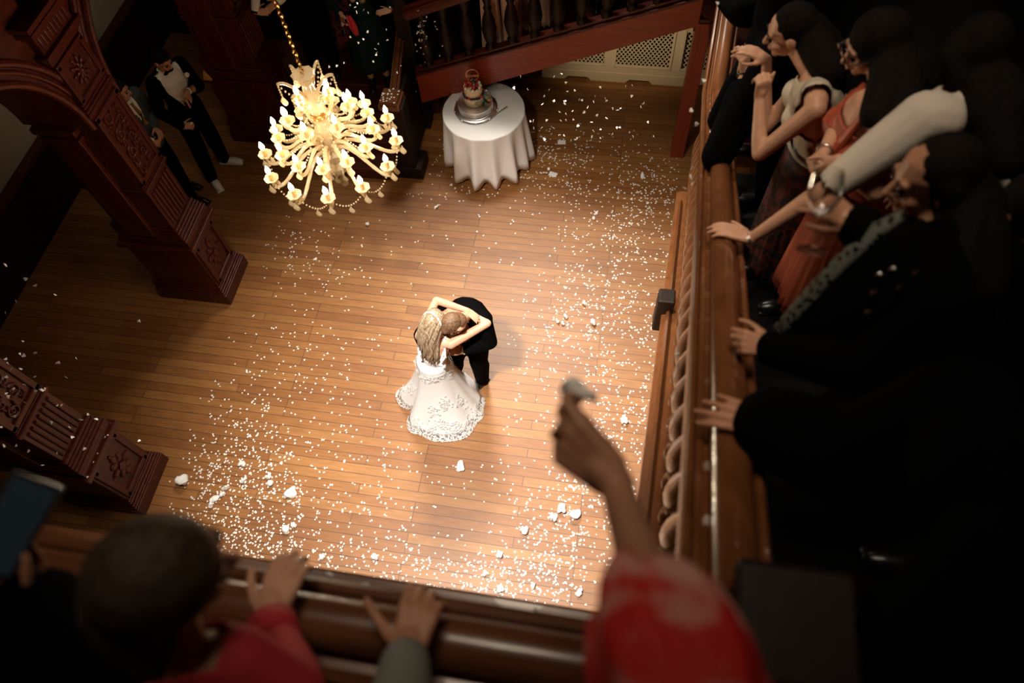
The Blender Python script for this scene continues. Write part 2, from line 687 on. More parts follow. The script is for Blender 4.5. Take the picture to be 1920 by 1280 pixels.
def pillar(yc, label):
    xf = -4.10
    t = thing('carved_pillar', label, 'pillar', (-4.52, yc, 0), 'carved pillars of the arcade')

    def blk(name, w, dx, z0, z1, parent=t, m='mahog', back=0.84, bv=0.006):
        return MB().box((xf - dx - back / 2, yc, (z0 + z1) / 2), (back, w, z1 - z0)).build(name, M[m], parent, smooth=False, bevel=bv)

    blk('plinth', 0.58, 0.0, 0.0, 0.16)
    mm = MB()
    for z, w, d in ((0.17, 0.565, 0.01), (0.20, 0.545, 0.02), (0.235, 0.52, 0.032), (0.265, 0.50, 0.04)):
        mm.box((xf - d - 0.40, yc, z), (0.80, w, 0.026))
    mm.build('base_moulding', M['mahog'], t, smooth=False, bevel=0.006)
    ped = blk('pedestal', 0.47, 0.055, 0.27, 0.93, back=0.74)
    # framed square panel with a carved cross rosette
    xx = xf - 0.055
    fr = MB()
    for a in (0, 1):
        fr.box((xx + 0.008, yc, 0.33 + 0.54 * a), (0.03, 0.40, 0.05))
        fr.box((xx + 0.008, yc + (a * 2 - 1) * 0.185, 0.60), (0.03, 0.05, 0.59))
    fr.build('panel_frame', M['mahog'], t, smooth=False, bevel=0.006)
    cp = MB()
    for a in range(8):
        an = math.pi / 4 * a
        rr = 0.10 if a % 2 else 0.13
        cp.ell((xx + 0.006, yc + rr * 0.62 * math.cos(an), 0.60 + rr * math.sin(an)), (0.016, 0.035, 0.05), Matrix.Rotation(an - math.pi / 2, 3, 'X'))
    cp.box((xx + 0.006, yc, 0.60), (0.04, 0.07, 0.07), Matrix.Rotation(math.pi / 4, 3, 'X'))
    cp.box((xx + 0.004, yc, 0.60), (0.016, 0.02, 0.42))
    cp.box((xx + 0.004, yc, 0.60), (0.016, 0.28, 0.02))
    cp.build('carving', M['mahog'], t)
    blk('ledge', 0.57, 0.0, 0.93, 0.985)
    blk('die', 0.50, 0.03, 0.985, 1.06, back=0.76)
    mm = MB()
    for z, w, d in ((1.075, 0.51, 0.03), (1.105, 0.49, 0.045), (1.135, 0.475, 0.06), (1.165, 0.455, 0.075), (1.20, 0.435, 0.088)):
        mm.box((xf - d - 0.36, yc, z), (0.72, w, 0.03))
    mm.build('shaft_moulding', M['mahog'], t, smooth=False, bevel=0.008)
    sx = xf - 0.115
    blk('shaft', 0.40, 0.115, 1.21, 3.16, back=0.62)
    fl = MB()
    for i in range(7):
        fl.tube([(sx + 0.004, yc - 0.15 + 0.05 * i, 1.26), (sx + 0.004, yc - 0.15 + 0.05 * i, 1.70)], 0.016, 8)
    fl.build('fluting', M['mahog'], t)
    mm = MB()
    for z, w, d in ((1.745, 0.43, 0.10), (1.775, 0.45, 0.088), (1.805, 0.42, 0.105)):
        mm.box((xf - d - 0.33, yc, z), (0.66, w, 0.026))
    mm.build('band_moulding', M['mahog'], t, smooth=False, bevel=0.008)
    fr = MB()
    for z in (1.86, 2.60):
        fr.box((sx + 0.008, yc, z), (0.028, 0.40, 0.05))
    for sgn in (-1, 1):
        fr.box((sx + 0.008, yc + sgn * 0.175, 2.23), (0.028, 0.05, 0.78))
    fr.build('long_panel_frame', M['mahog'], t, smooth=False, bevel=0.006)
    sc = MB()
    rng = random.Random(int(yc * 100))
    for i in range(7):
        z = 1.94 + i * 0.096
        h = 1 if i % 2 else -1
        scroll(sc, yc + h * 0.055, z, sx + 0.008, 0.062, h)
        scroll(sc, yc - h * 0.075, z + 0.03, sx + 0.006, 0.036, -h)
        for j in range(3):
            sc.ell((sx + 0.01, yc + rng.uniform(-0.11, 0.11), z + rng.uniform(-0.04, 0.05)), (0.012, 0.012, 0.034), Matrix.Rotation(rng.uniform(-1.4, 1.4), 3, 'X'), 8)
    sc.build('scroll_carving', M['mahog'], t)
    mm = MB()
    for z, w, d in ((2.665, 0.42, 0.105), (2.69, 0.45, 0.085), (2.715, 0.44, 0.092), (2.745, 0.42, 0.105)):
        mm.box((xf - d - 0.33, yc, z), (0.66, w, 0.022))
    mm.build('neck_moulding', M['mahog'], t, smooth=False, bevel=0.007)
    fr = MB()
    for z in (2.80, 3.12):
        fr.box((sx + 0.008, yc, z), (0.028, 0.40, 0.045))
    for sgn in (-1, 1):
        fr.box((sx + 0.008, yc + sgn * 0.178, 2.96), (0.028, 0.045, 0.34))
    fr.build('square_panel_frame', M['mahog'], t, smooth=False, bevel=0.006)
    ro = MB()
    for ring, (n, r0, l) in enumerate(((8, 0.035, 0.03), (10, 0.075, 0.032))):
        for a in range(n):
            an = 2 * math.pi * a / n
            ro.ell((sx + 0.012 - ring * 0.004, yc + r0 * math.cos(an), 2.96 + r0 * 1.15 * math.sin(an)), (0.014, 0.014, l), Matrix.Rotation(an - math.pi / 2, 3, 'X'), 8)
    ro.ell((sx + 0.016, yc, 2.96), (0.02, 0.022, 0.022))
    ro.build('rosette', M['mahog'], t)
    mm = MB()
    for z, w, d in ((3.18, 0.44, 0.10), (3.215, 0.49, 0.07), (3.25, 0.52, 0.05), (3.42, 0.50, 0.06), (3.46, 0.56, 0.02), (3.52, 0.60, 0.0)):
        mm.box((xf - d - 0.36, yc, z), (0.72, w, 0.036))
    mm.box((xf - 0.09 - 0.33, yc, 3.335), (0.66, 0.44, 0.16))
    for i in range(9):
        mm.ell((xf - 0.088, yc - 0.18 + 0.045 * i, 3.335), (0.012, 0.016, 0.055), None, 8)
    mm.build('capital', M['mahog'], t, smooth=False, bevel=0.006)
    # plain pilaster on the side turned to the near arch
    for sgn in (-1, 1):
        sp = MB()
        yy = yc + sgn * 0.20
        sp.box((xf - 0.50, yy + sgn * 0.02, 1.75), (0.30, 0.05, 1.42))
        sp.box((xf - 0.50, yy + sgn * 0.035, 2.42), (0.36, 0.08, 0.05))
        sp.box((xf - 0.50, yy + sgn * 0.035, 2.52), (0.40, 0.10, 0.06))
        sp.build('side_pilaster', M['mahog'], t, smooth=False, bevel=0.01)
    return t


pillar(PY_A, 'carved red wood pillar that the two men in jackets stand behind')
pillar(PY_B, 'carved red wood pillar with paper hearts on its ledges, nearest the railing')
pillar(PY_C, 'dark carved pillar in deep shade beyond the men in jackets')

# ================================================================ STAIRCASE AND RAILINGS
BAL = [(0.030, 0.0), (0.030, 0.06), (0.018, 0.08), (0.018, 0.12), (0.034, 0.20), (0.044, 0.29), (0.040, 0.38), (0.022, 0.50), (0.016, 0.58), (0.026, 0.61), (0.016, 0.64), (0.022, 0.70), (0.032, 0.80), (0.032, 0.86)]


def baluster(parent, p, h, m, w=1.0, name='baluster'):
    k = h / 0.86
    return MB().lathe([(r * w, z * k) for r, z in BAL], p, 14).build(name, M[m], parent)


# --- steps that start at the dark newel and climb away to the landing
ef = thing('entry_steps', 'short dark steps climbing from the newel post to the landing', 'steps', (-3.3, 5.9, 0))
for i, (y0, z) in enumerate(((5.62, 0.16), (5.92, 0.32), (6.22, 0.48))):
    MB().box((-3.33, y0 + 0.15, z / 2), (1.36, 0.30, z)).build('step', M['darkx'], ef, smooth=False, bevel=0.012)
MB().box((-3.345, 7.225, 0.32), (1.41, 1.40, 0.64)).build('landing', M['darkx'], ef, smooth=False, bevel=0.012)
sr = thing('stair_balustrade', 'dark newel post with handrail beside the green dress woman', 'balustrade', (-2.5, 5.80, 0))
MB().box((-2.50, 5.83, 0.09), (0.32, 0.32, 0.18)).build('newel_base', M['dark'], sr, smooth=False, bevel=0.015)
MB().box((-2.52, 5.80, 0.62), (0.22, 0.22, 0.94)).build('newel_post', M['dark'], sr, smooth=False, bevel=0.012)
nc = MB().box((-2.545, 5.78, 1.12), (0.235, 0.265, 0.07)).box((-2.545, 5.78, 1.17), (0.20, 0.23, 0.05)).build('newel_cap', M['rail'], sr, smooth=False, bevel=0.012)
HP = [(-0.055, 0.0), (-0.05, 0.018), (-0.032, 0.018), (-0.028, 0.002), (-0.022, 0.03), (0, 0.042), (0.022, 0.03), (0.028, 0.002), (0.032, 0.018), (0.05, 0.018), (0.055, 0.0), (0.05, -0.04), (-0.05, -0.04)]
MB().sweep(HP, [(-2.56, 5.90, 1.06), (-2.58, 6.30, 1.22), (-2.60, 6.80, 1.42)]).build('handrail', M['rail'], sr)
MB().box((-2.52, 6.22, 0.55), (0.06, 0.66, 1.0)).build('side_panel', M['dark'], sr, smooth=False)
MB().box((-2.52, 6.60, 0.95), (0.17, 0.17, 1.9)).build('landing_newel', M['dark'], sr, smooth=False, bevel=0.01)

# --- flight that rises to the right along the back
rf = thing('staircase', 'red staircase rising to the right behind the cake table', 'staircase', (-0.9, 6.9, 0))
LX0, LZ0, LX1, LZ1 = -2.42, 0.78, 0.62, 1.99
sl = (LZ1 - LZ0) / (LX1 - LX0)
MB().prism([(LX0, LZ0 - 0.21), (LX1, LZ1 - 0.16), (LX1, LZ1 + 0.16), (LX0, LZ0 + 0.21)], (0, 6.36, 0), (1, 0, 0), (0, 0, 1), (0, 1, 0), 0.09).build('stringer', M['beam'], rf, smooth=False, bevel=0.008)
for k, dz in enumerate((0.205, 0.245)):
    MB().bar((LX0, 6.40 + 0.01 * k, LZ0 + dz), (LX1, 6.40 + 0.01 * k, LZ1 + dz - 0.04), 0.12 - 0.03 * k, 0.03).build('stringer_cap', M['mahog'], rf, smooth=False, bevel=0.006)
MB().box((-2.50, 7.35, 0.32), (0.26, 1.10, 0.64)).build('quarter_landing', M['darkx'], rf, smooth=False)
n = 8
for i in range(n):
    x = -2.38 + i * 0.37
    z = 0.64 + 0.157 * (i + 1)
    MB().box((x + 0.185, 7.20, z - 0.03), (0.40, 1.42, 0.06)).box((x, 7.20, z - 0.09), (0.03, 1.42, 0.16)).build('step', M['mahog'], rf, smooth=False, bevel=0.006)
for i in range(12):
    x = -2.26 + i * 0.245
    z = LZ0 + sl * (x - LX0) + 0.25
    MB().lathe([(0.055, 0), (0.055, 0.05), (0.036, 0.07), (0.065, 0.15), (0.082, 0.25), (0.066, 0.36), (0.034, 0.46), (0.045, 0.50), (0.03, 0.53), (0.055, 0.62), (0.055, 0.70)], (x, 6.42, z - 0.02), 16).build('baluster', M['dark'], rf)
MB().sweep([(a * 1.5, b * 1.5) for a, b in HP], [(LX0, 6.42, LZ0 + 0.98), (LX1, 6.42, LZ1 + 0.98)]).build('handrail', M['mahog'], rf)
MB().box((1.2, 7.17, 1.83), (1.25, 1.60, 0.14)).build('landing', M['mahog'], rf, smooth=False)
MB().bar((LX0, 7.93, LZ0 + 0.9), (LX1, 7.93, LZ1 + 0.9), 0.05, 1.7, (0, 1, 0)).build('wall_panelling', M['beam'], rf, smooth=False)
sp = MB().box((0.672, 6.435, 0.93), (0.155, 0.155, 1.86)).build('support_post', M['beamz'], None, smooth=False, bevel=0.006)
tag(sp, 'square red wooden post holding up the stair landing', 'post')


# --- flight that comes down from the gallery along the right side
def SX(y):
    return 0.29 + 0.085 * y


def SZ(y):
    return 5.29 - 0.575 * y


def SP(y, dx, dz):
    return (SX(y) + dx, y, SZ(y) + dz)


sf = thing('staircase', 'stair flight with polished rail running down the right side', 'staircase', (0.6, 2.3, 0))
ys = [0.28 + 4.15 * i / 16 for i in range(17)]
ring = [(0.052 * math.cos(R(a)), 0.045 * math.sin(R(a))) for a in range(-30, 211, 20)]
RP = [(-0.112, -0.035), (-0.112, -0.012), (-0.104, 0.002), (-0.092, 0.006), (-0.084, -0.002), (-0.080, -0.014), (-0.064, -0.016), (-0.058, -0.026)] + ring[::-1] + [(0.060, -0.030), (0.066, -0.020), (0.080, -0.018), (0.090, -0.03), (0.088, -0.055), (-0.10, -0.055)]


def rail_end(y):
    return (SX(y), y, SZ(y))


path = [rail_end(y) for y in ys] + [(0.685, 4.62, 2.70), (0.715, 5.00, 2.73), (0.75, 5.5, 2.80), (0.79, 6.1, 2.86)]
MB().sweep(RP, path).build('handrail', M['rail'], sf)
MB().sweep([(-0.125, -1.20), (-0.125, -0.95), (-0.075, -0.95), (-0.075, -1.20)], [rail_end(y) for y in ys] + [rail_end(4.75)]).build('stringer', M['trimwood'], sf, smooth=False)
MB().sweep([(-0.14, -0.95), (-0.14, -0.93), (-0.09, -0.915), (-0.05, -0.915), (0.06, -0.93), (0.06, -0.95)], [rail_end(y) for y in ys] + [rail_end(4.7)]).build('stringer_cap', M['rail'], sf, smooth=False)
MB().sweep([(-0.115, -0.9), (-0.10, -0.88), (-0.085, -0.9)], [rail_end(y) for y in ys]).build('stringer_bead', M['rail'], sf)
for i in range(25):
    y = 0.45 + 0.163 * i
    baluster(sf, SP(y, -0.03, -0.92), 0.885, 'rail', 1.35)
for i in range(13):
    y = 0.42 + 0.31 * i
    z = SZ(y + 0.15) - 0.98
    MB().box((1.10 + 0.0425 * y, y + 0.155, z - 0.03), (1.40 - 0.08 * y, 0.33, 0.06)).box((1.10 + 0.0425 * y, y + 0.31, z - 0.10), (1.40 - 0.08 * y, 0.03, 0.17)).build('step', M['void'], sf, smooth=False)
MB().box((1.27, 5.45, 1.85), (1.1, 1.75, 0.10)).build('landing', M['darkx'], sf, smooth=False)
nd = MB().box((0.360, 2.353, 2.868), (0.10, 0.10, 0.34)).build('newel_drop', M['dark'], sf, smooth=False, bevel=0.012)
gp = MB().box((0.40, 0.24, 4.72), (0.17, 0.17, 0.95)).box((0.40, 0.24, 5.22), (0.21, 0.21, 0.05)).build('gallery_newel', M['dark'], sf, smooth=False, bevel=0.012)

# --- near gallery railing across the bottom of the picture
gr = thing('gallery_balustrade', 'dark gallery railing in front of the nearest onlookers', 'railing', (-1.6, 0.15, 4.15))
GP = [(-a, b) for a, b in RP]
MB().sweep([(a, b) for a, b in RP], [(0.32, 0.135, 5.06), (-1.5, 0.135, 5.06), (-4.0, 0.135, 5.06)]).build('handrail', M['railx'], gr)
MB().box((-1.85, 0.31, 4.16), (4.3, 0.10, 0.26)).build('fascia', M['railx'], gr, smooth=False, bevel=0.01)
for i in range(24):
    baluster(gr, (0.16 - 0.17 * i, 0.17, 4.15), 0.87, 'dark')

# ================================================================ RADIATOR COVER UNDER THE STAIR
rc = thing('radiator_cover', 'cream radiator cover with diamond lattice panels under the stairs', 'radiator cover', (-0.2, 7.75, 0))
RX0, RX1, RY = -1.15, 1.25, 7.62
MB().box(((RX0 + RX1) / 2, RY + 0.16, 0.935), (RX1 - RX0 + 0.06, 0.38, 0.04)).build('top', M['cream'], rc, smooth=False, bevel=0.01)
fm = MB()
sty = [(RX0, 0.08), (-0.33, 0.12), (0.49, 0.12), (RX1 - 0.08, 0.08)]
for x, w in sty:
    fm.box((x + w / 2, RY, 0.535), (w, 0.038, 0.77))
fm.box(((RX0 + RX1) / 2, RY, 0.875), (RX1 - RX0, 0.04, 0.09))
fm.box(((RX0 + RX1) / 2, RY, 0.20), (RX1 - RX0, 0.04, 0.12))
poly = [(RX0, 0.15), (RX0, 0.0)]
for x in (-0.85, -0.05, 0.75):
    poly += [(x, 0.0), (x + 0.05, 0.05), (x + 0.30, 0.05), (x + 0.35, 0.0)]
poly += [(RX1, 0.0), (RX1, 0.15)]
fm.prism(poly, (0, RY - 0.025, 0), (1, 0, 0), (0, 0, 1), (0, 1, 0), 0.05)
fm.box((RX0 + 0.02, RY + 0.16, 0.46), (0.04, 0.32, 0.92))
fm.build('frame', M['cream'], rc, smooth=False, bevel=0.006)
for k in range(3):
    x0 = sty[k][0] + sty[k][1]
    x1 = sty[k + 1][0]
    z0, z1 = 0.26, 0.83
    lt = MB()
    st = 0.052
    for sgn in (-1, 1):
        c = -1.0
        while c < 2.0:
            # line z = z0 + sgn*1.35*(x-x0) + c, clipped to the panel
            pts = []
            for x in (x0, x1):
                z = z0 + sgn * 1.35 * (x - x0) + c
                pts.append((x, z))
            (xa, za), (xb, zb) = pts
            t0, t1 = 0.0, 1.0
            dz = zb - za
            for lim, s_ in ((z0, 1), (z1, -1)):
                va, vb = s_ * (za - lim), s_ * (zb - lim)
                if va < 0 and vb < 0:
                    t0, t1 = 1, 0
                elif va < 0:
                    t0 = max(t0, va / (va - vb))
                elif vb < 0:
                    t1 = min(t1, va / (va - vb))
            if t1 - t0 > 0.01:
                A = (xa + (xb - xa) * t0, RY + 0.01 + 0.004 * sgn, za + dz * t0)
                B_ = (xa + (xb - xa) * t1, RY + 0.01 + 0.004 * sgn, za + dz * t1)
                lt.bar(A, B_, 0.013, 0.006, (0, 1, 0))
            c += st * 1.35
    lt.build('lattice', M['cream'], rc, smooth=False)
    f2 = MB()
    for z in (z0, z1):
        f2.box(((x0 + x1) / 2, RY - 0.02, z), (x1 - x0, 0.025, 0.03))
    for x in (x0, x1):
        f2.box((x, RY - 0.02, (z0 + z1) / 2), (0.03, 0.025, z1 - z0 + 0.03))
    f2.build('panel_moulding', M['cream'], rc, smooth=False, bevel=0.005)
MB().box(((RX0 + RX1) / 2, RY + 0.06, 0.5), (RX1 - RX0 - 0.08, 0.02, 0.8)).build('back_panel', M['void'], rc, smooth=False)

# ================================================================ CAKE TABLE
TC = V((-1.61, 6.13, 0))
tb = thing('cake_table', 'round table hidden under the white cloth by the stairs', 'table', TC)
MB().lathe([(0.455, 0.70), (0.465, 0.71), (0.465, 0.735), (0.455, 0.742)], TC, 40).build('table_top', M['dark'], tb)
MB().lathe([(0.20, 0.0), (0.20, 0.03), (0.04, 0.08), (0.035, 0.70)], TC, 20).build('pedestal', M['dark'], tb)
lob = [(0.0, 1.0), (0.55, 0.7), (1.15, 1.1), (1.7, 0.8), (2.4, 0.6), (3.0, 1.0), (3.6, 0.8), (4.15, 1.1), (4.62, 1.2), (5.05, 1.0), (5.5, 1.15), (5.95, 0.8)]


def cloth_r(a, t):
    w = 0
    for c, k in lob:
        d = math.atan2(math.sin(a - c), math.cos(a - c))
        w += k * math.exp(-(d / 0.125) ** 2)
    return 0.472 + t * 0.035 + t ** 0.8 * 0.115 * w - 0.035 * t


rows = []
NA = 180
for r in (0.001, 0.15, 0.3, 0.42, 0.46):
    rows.append([TC + V((r * math.cos(2 * math.pi * k / NA), r * math.sin(2 * math.pi * k / NA), 0.75)) for k in range(NA)])
for t in (0.0, 0.02, 0.05, 0.12, 0.25, 0.4, 0.55, 0.7, 0.85, 1.0):
    rw = []
    for k in range(NA):
        a = 2 * math.pi * k / NA
        r = cloth_r(a, t)
        z = 0.748 - t * 0.70 + 0.05 * t * t * max(0, 1 - (r - 0.47) / 0.07) * 0.9
        rw.append(TC + V((r * math.cos(a), r * math.sin(a), max(z, 0.012))))
    rows.append(rw)
tc_ = MB().sheet(rows, True).build('tablecloth', M['linen'], None, solid=0.003, ang=0)
tag(tc_, 'white cloth falling in folds to the floor around the cake table', 'tablecloth')

# cake stand
KC = V((-1.70, 6.14, 0.7525))
cs = thing('cake_stand', 'round silver cake stand with scalloped rim under the cake', 'cake stand', KC)
MB().lathe([(0.235, 0.0), (0.25, 0.012), (0.245, 0.022), (0.225, 0.026), (0.22, 0.036), (0.205, 0.040), (0.20, 0.052), (0.19, 0.085), (0.20, 0.10), (0.198, 0.108), (0.0001, 0.106)], KC, 60, wob=lambda a, z: 1 + (0.022 * abs(math.sin(a * 9)) if z < 0.024 else 0)).build('tray', M['silver'], cs)
sc_ = MB()
for i in range(9):
    a = 2 * math.pi * i / 9
    sc_.ell(KC + V((0.246 * math.cos(a), 0.246 * math.sin(a), 0.016)), (0.016, 0.016, 0.01), None, 8)
sc_.build('rim_beads', M['silver'], cs)
M['icing'] = mat('semi_naked_icing', (0.78, 0.60, 0.36), 0.7, var=0.16, vscale=25)
M['cream2'] = mat('piped_cream', (0.85, 0.74, 0.55), 0.6)
M['redberry'] = mat('strawberry', (0.52, 0.022, 0.014), 0.25)
M['darkberry'] = mat('blueberry', (0.018, 0.014, 0.026), 0.35)
M['leafg'] = mat('eucalyptus_green', (0.20, 0.25, 0.16), 0.6, var=0.2, vscale=30)
M['peach'] = mat('peach_petal', (0.72, 0.28, 0.08), 0.6, var=0.15, vscale=30)
M['gold'] = mat('rose_gold', (0.90, 0.42, 0.22), 0.38, 0.6)
kz = 0.7525 + 0.108
ck = thing('wedding_cake', 'two tier naked wedding cake topped with berries', 'cake', (KC.x, KC.y, kz))
CX = V((KC.x - 0.01, KC.y + 0.01, kz))
MB().lathe([(0.112, 0.001), (0.118, 0.01), (0.116, 0.035), (0.119, 0.04), (0.116, 0.07), (0.118, 0.078), (0.112, 0.108), (0.0001, 0.11)], CX, 40).build('lower_tier', M['icing'], ck)
MB().lathe([(0.100, 0.109), (0.104, 0.12), (0.102, 0.15), (0.104, 0.155), (0.101, 0.20), (0.096, 0.212), (0.0001, 0.213)], CX, 40).build('upper_tier', M['icing'], ck)
rng = random.Random(3)
for i in range(24):
    a = 2 * math.pi * i / 24
    p = CX + V((0.109 * math.cos(a), 0.109 * math.sin(a), 0.118))
    MB().ell(p + V((0, 0, rng.uniform(-0.006, 0.006))), (0.017, 0.017, 0.016), None, 10).build('berry', M['redberry' if i % 5 == 2 else 'darkberry'], ck)
for i in range(26):
    a, r = rng.uniform(0, 6.28), 0.082 * math.sqrt(rng.random())
    p = CX + V((r * math.cos(a), r * math.sin(a), 0.222 + rng.uniform(0, 0.014) + 0.02 * (1 - r / 0.08)))
    if i % 2:
        MB().ell(p, (0.018, 0.018, 0.024), Matrix.Rotation(rng.uniform(-1, 1), 3, 'X'), 10).build('berry', M['redberry'], ck)
    else:
        MB().ell(p, (0.015, 0.015, 0.015), None, 10).build('berry', M['darkberry'], ck)
pc = MB()
for i in range(12):
    a = 2 * math.pi * i / 12 + 0.2
    pc.lathe([(0.017, 0), (0.014, 0.012), (0.006, 0.022), (0.0001, 0.028)], CX + V((0.088 * math.cos(a), 0.088 * math.sin(a), 0.212)), 8)
pc.build('piped_cream', M['cream2'], ck)
ps = MB()
for i in range(14):
    a, r = rng.uniform(0, 6.28), rng.uniform(0.0, 0.07)
    ps.ell(CX + V((r * math.cos(a), r * math.sin(a), 0.243)), (0.007, 0.007, 0.004), None, 6)
ps.build('sugar_pearl', M['cream2'], ck)
tp = thing('cake_topper', 'rose gold hoop topper with script standing in the cake', 'cake topper', tuple(CX + V((0, 0.05, 0.22))))
tc0 = CX + V((-0.005, 0.055, 0.315))
fx, fz = V((0.98, 0.17, 0)), V((0.0, 0.05, 1))
MB().tube([tc0 + fx * 0.07 * math.cos(2 * math.pi * i / 40) + fz * 0.07 * math.sin(2 * math.pi * i / 40) for i in range(40)], 0.0042, 6, True, up=(0.1, 1, 0)).build('hoop', M['gold'], tp)
sw = [tc0 + fx * (-0.068 + 0.136 * i / 60) + fz * (-0.012 + 0.013 * math.sin(i * 0.9) * (1 if i > 12 else 1.9) + 0.004 * math.sin(i * 0.37)) for i in range(61)]
MB().tube(sw, 0.0040, 6, up=(0.1, 1, 0)).build('script', M['gold'], tp)
MB().tube([tc0 + fx * 0.04 - fz * 0.058, tc0 + fx * 0.04 - fz * 0.11], 0.0025, 6).tube([tc0 - fx * 0.04 - fz * 0.058, tc0 - fx * 0.04 - fz * 0.11], 0.0025, 6).build('stake', M['gold'], tp)
fl = MB()
for i in range(9):
    a = R(120 + 14 * i)
    fl.ell(tc0 + fx * 0.071 * math.cos(a) + fz * 0.071 * math.sin(a), (0.008, 0.004, 0.006), Matrix.Rotation(a, 3, 'Y'), 6)
fl.build('leaf_spray', M['gold'], tp)
eu = thing('flower_spray', 'eucalyptus and peach flower spray beside the cake', 'flowers', tuple(CX + V((0.15, 0, 0.0))))
rng = random.Random(5)
for i in range(13):
    a, r = R(rng.uniform(-75, 35)), rng.uniform(0.125, 0.165)
    p = CX + V((r * math.cos(a), r * math.sin(a), rng.uniform(0.012, 0.095)))
    MB().ell(p, (0.026, 0.020, 0.004), Matrix.Rotation(rng.uniform(-1, 1), 3, 'X') @ Matrix.Rotation(rng.uniform(-0.9, 0.9), 3, 'Y'), 8).build('leaf', M['leafg'], eu)
for i in range(9):
    a, r = R(rng.uniform(-10, 60)), rng.uniform(0.13, 0.17)
    p = CX + V((r * math.cos(a), r * math.sin(a), rng.uniform(0.015, 0.06)))
    MB().ell(p, (0.018, 0.018, 0.014), None, 8).build('flower', M['peach' if i % 2 else 'paper'], eu)
kn = thing('cake_knife', 'silver cake knife with ornate handle lying on the white tablecloth', 'knife', (-1.465, 6.058, 0.756))
k0, k1, k2 = V((-1.576, 5.923, 0.762)), V((-1.454, 6.068, 0.764)), V((-1.345, 6.196, 0.766))
MB().bar(k0, k1, 0.028, 0.003, (0, 0, 1)).build('blade', M['silver'], kn, smooth=False)
hn = MB()
hn.tube([lerp(k1, k2, t / 6) for t in range(7)], [0.006, 0.008, 0.006, 0.009, 0.007, 0.010, 0.008], 8)
hn.build('handle', M['silver'], kn)


# ================================================================ CHANDELIER
CC = V((-2.005, 3.34, 3.0))
ch = thing('chandelier', 'lit glass chandelier with candle bulbs hanging on a gilt chain', 'chandelier', CC)
stem = [(0.012, -0.30), (0.045, -0.27), (0.075, -0.22), (0.08, -0.19), (0.05, -0.15), (0.07, -0.10), (0.085, -0.06), (0.05, -0.02), (0.03, 0.04), (0.045, 0.10), (0.06, 0.15), (0.035, 0.20), (0.03, 0.28), (0.055, 0.33), (0.065, 0.38), (0.045, 0.46), (0.032, 0.52), (0.06, 0.585), (0.075, 0.60), (0.06, 0.605), (0.02, 0.60)]
MB().lathe(stem, CC, 18, wob=lambda a, z: 1 + 0.06 * math.cos(a * 9)).build('stem', M['crystal'], ch)
MB().lathe([(0.02, 0.235), (0.05, 0.25), (0.05, 0.28), (0.02, 0.30)], CC, 16).build('brass_collar', M['brass'], ch)
rng = random.Random(11)


def mk_arm(dirv, rr, z_hub, z_cup, droop):
    d = V((math.cos(dirv), math.sin(dirv), 0))
    a = CC + d * 0.05 + V((0, 0, z_hub))
    e = CC + d * rr + V((0, 0, z_cup))
    pts = bez(a, a + d * rr * 0.35 + V((0, 0, 0.16)), CC + d * rr * 0.75 + V((0, 0, z_cup - droop)), CC + d * rr * 1.0 + V((0, 0, z_cup - droop * 0.5)), 18)
    pts = pts + bez(pts[-1], pts[-1] + V((0, 0, droop * 0.2)) + d * 0.015, e - V((0, 0, 0.03)), e, 5)[1:]
    ar = MB().tube(pts, [0.0125 + 0.0015 * (i % 3 == 0) for i in range(len(pts))], 8).build('arm', M['crystal'], ch)
    OFF[ar] = CC
    MB().lathe([(0.012, -0.012), (0.034, -0.004), (0.048, 0.008), (0.050, 0.011), (0.034, 0.001), (0.013, -0.006)], e, 18, wob=lambda q, z: 1 + 0.07 * math.cos(q * 7)).build('drip_pan', M['crystal'], ar)
    MB().lathe([(0.011, 0.0), (0.011, 0.05), (0.009, 0.052)], e, 10).build('candle_sleeve', M['candle'], ar)
    MB().lathe([(0.006, 0.05), (0.013, 0.062), (0.017, 0.076), (0.0155, 0.09), (0.009, 0.107), (0.003, 0.122), (0.0001, 0.126)], e, 12).build('bulb', M['bulb'], ar)
    return e


def drop(p, s0, parent=None, name='crystal_drop'):
    s = s0 * 1.25
    MB().lathe([(0.0001, 0.0), (0.003, -0.004), (0.004, -0.012), (0.015, -0.03), (0.017, -0.04), (0.010, -0.052), (0.0001, -0.06)], p, 6, Matrix.Scale(s, 3), 0.5).build(name, M['crystal'], parent or ch)


def beads(m, p0, p1, sag, n, r=0.0072):
    for i in range(n + 1):
        t = i / n
        p = lerp(p0, p1, t) - V((0, 0, sag * 4 * t * (1 - t)))
        m.ell(p, (r, r, r), None, 6)


outer = [mk_arm(R(14 + 30 * i), 0.46, -0.02, -0.04, 0.16) for i in range(12)]
mid = [mk_arm(R(13 + 30 * i), 0.325, 0.02, 0.09, 0.15) for i in range(12)]
inner = [mk_arm(R(25 + 60 * i), 0.20, 0.10, 0.27, 0.13) for i in range(6)]
for i in range(12):
    g = MB()
    beads(g, outer[i] + V((0, 0, -0.02)), outer[(i + 1) % 12] + V((0, 0, -0.02)), 0.10, 13)
    g.build('bead_garland', M['crystal'], ch)
    g = MB()
    beads(g, CC + V((0, 0, 0.30)) + (mid[i] - CC).normalized() * 0.05, mid[i] + V((0, 0, -0.01)), 0.09, 16)
    g.build('bead_garland', M['crystal'], ch)
    mp_ = (outer[i] + outer[(i + 1) % 12]) / 2 + V((0, 0, -0.125))
    drop(mp_, 1.1)
    drop(outer[i] + V((0, 0, -0.035)) + (outer[i] - CC).normalized() * 0.03, 1.25)
    drop(outer[i] + V((0, 0, -0.02)) - (outer[i] - CC).normalized() * 0.03, 0.9)
    drop(mid[i] + V((0, 0, -0.02)) + (mid[i] - CC).normalized() * 0.03, 1.1)
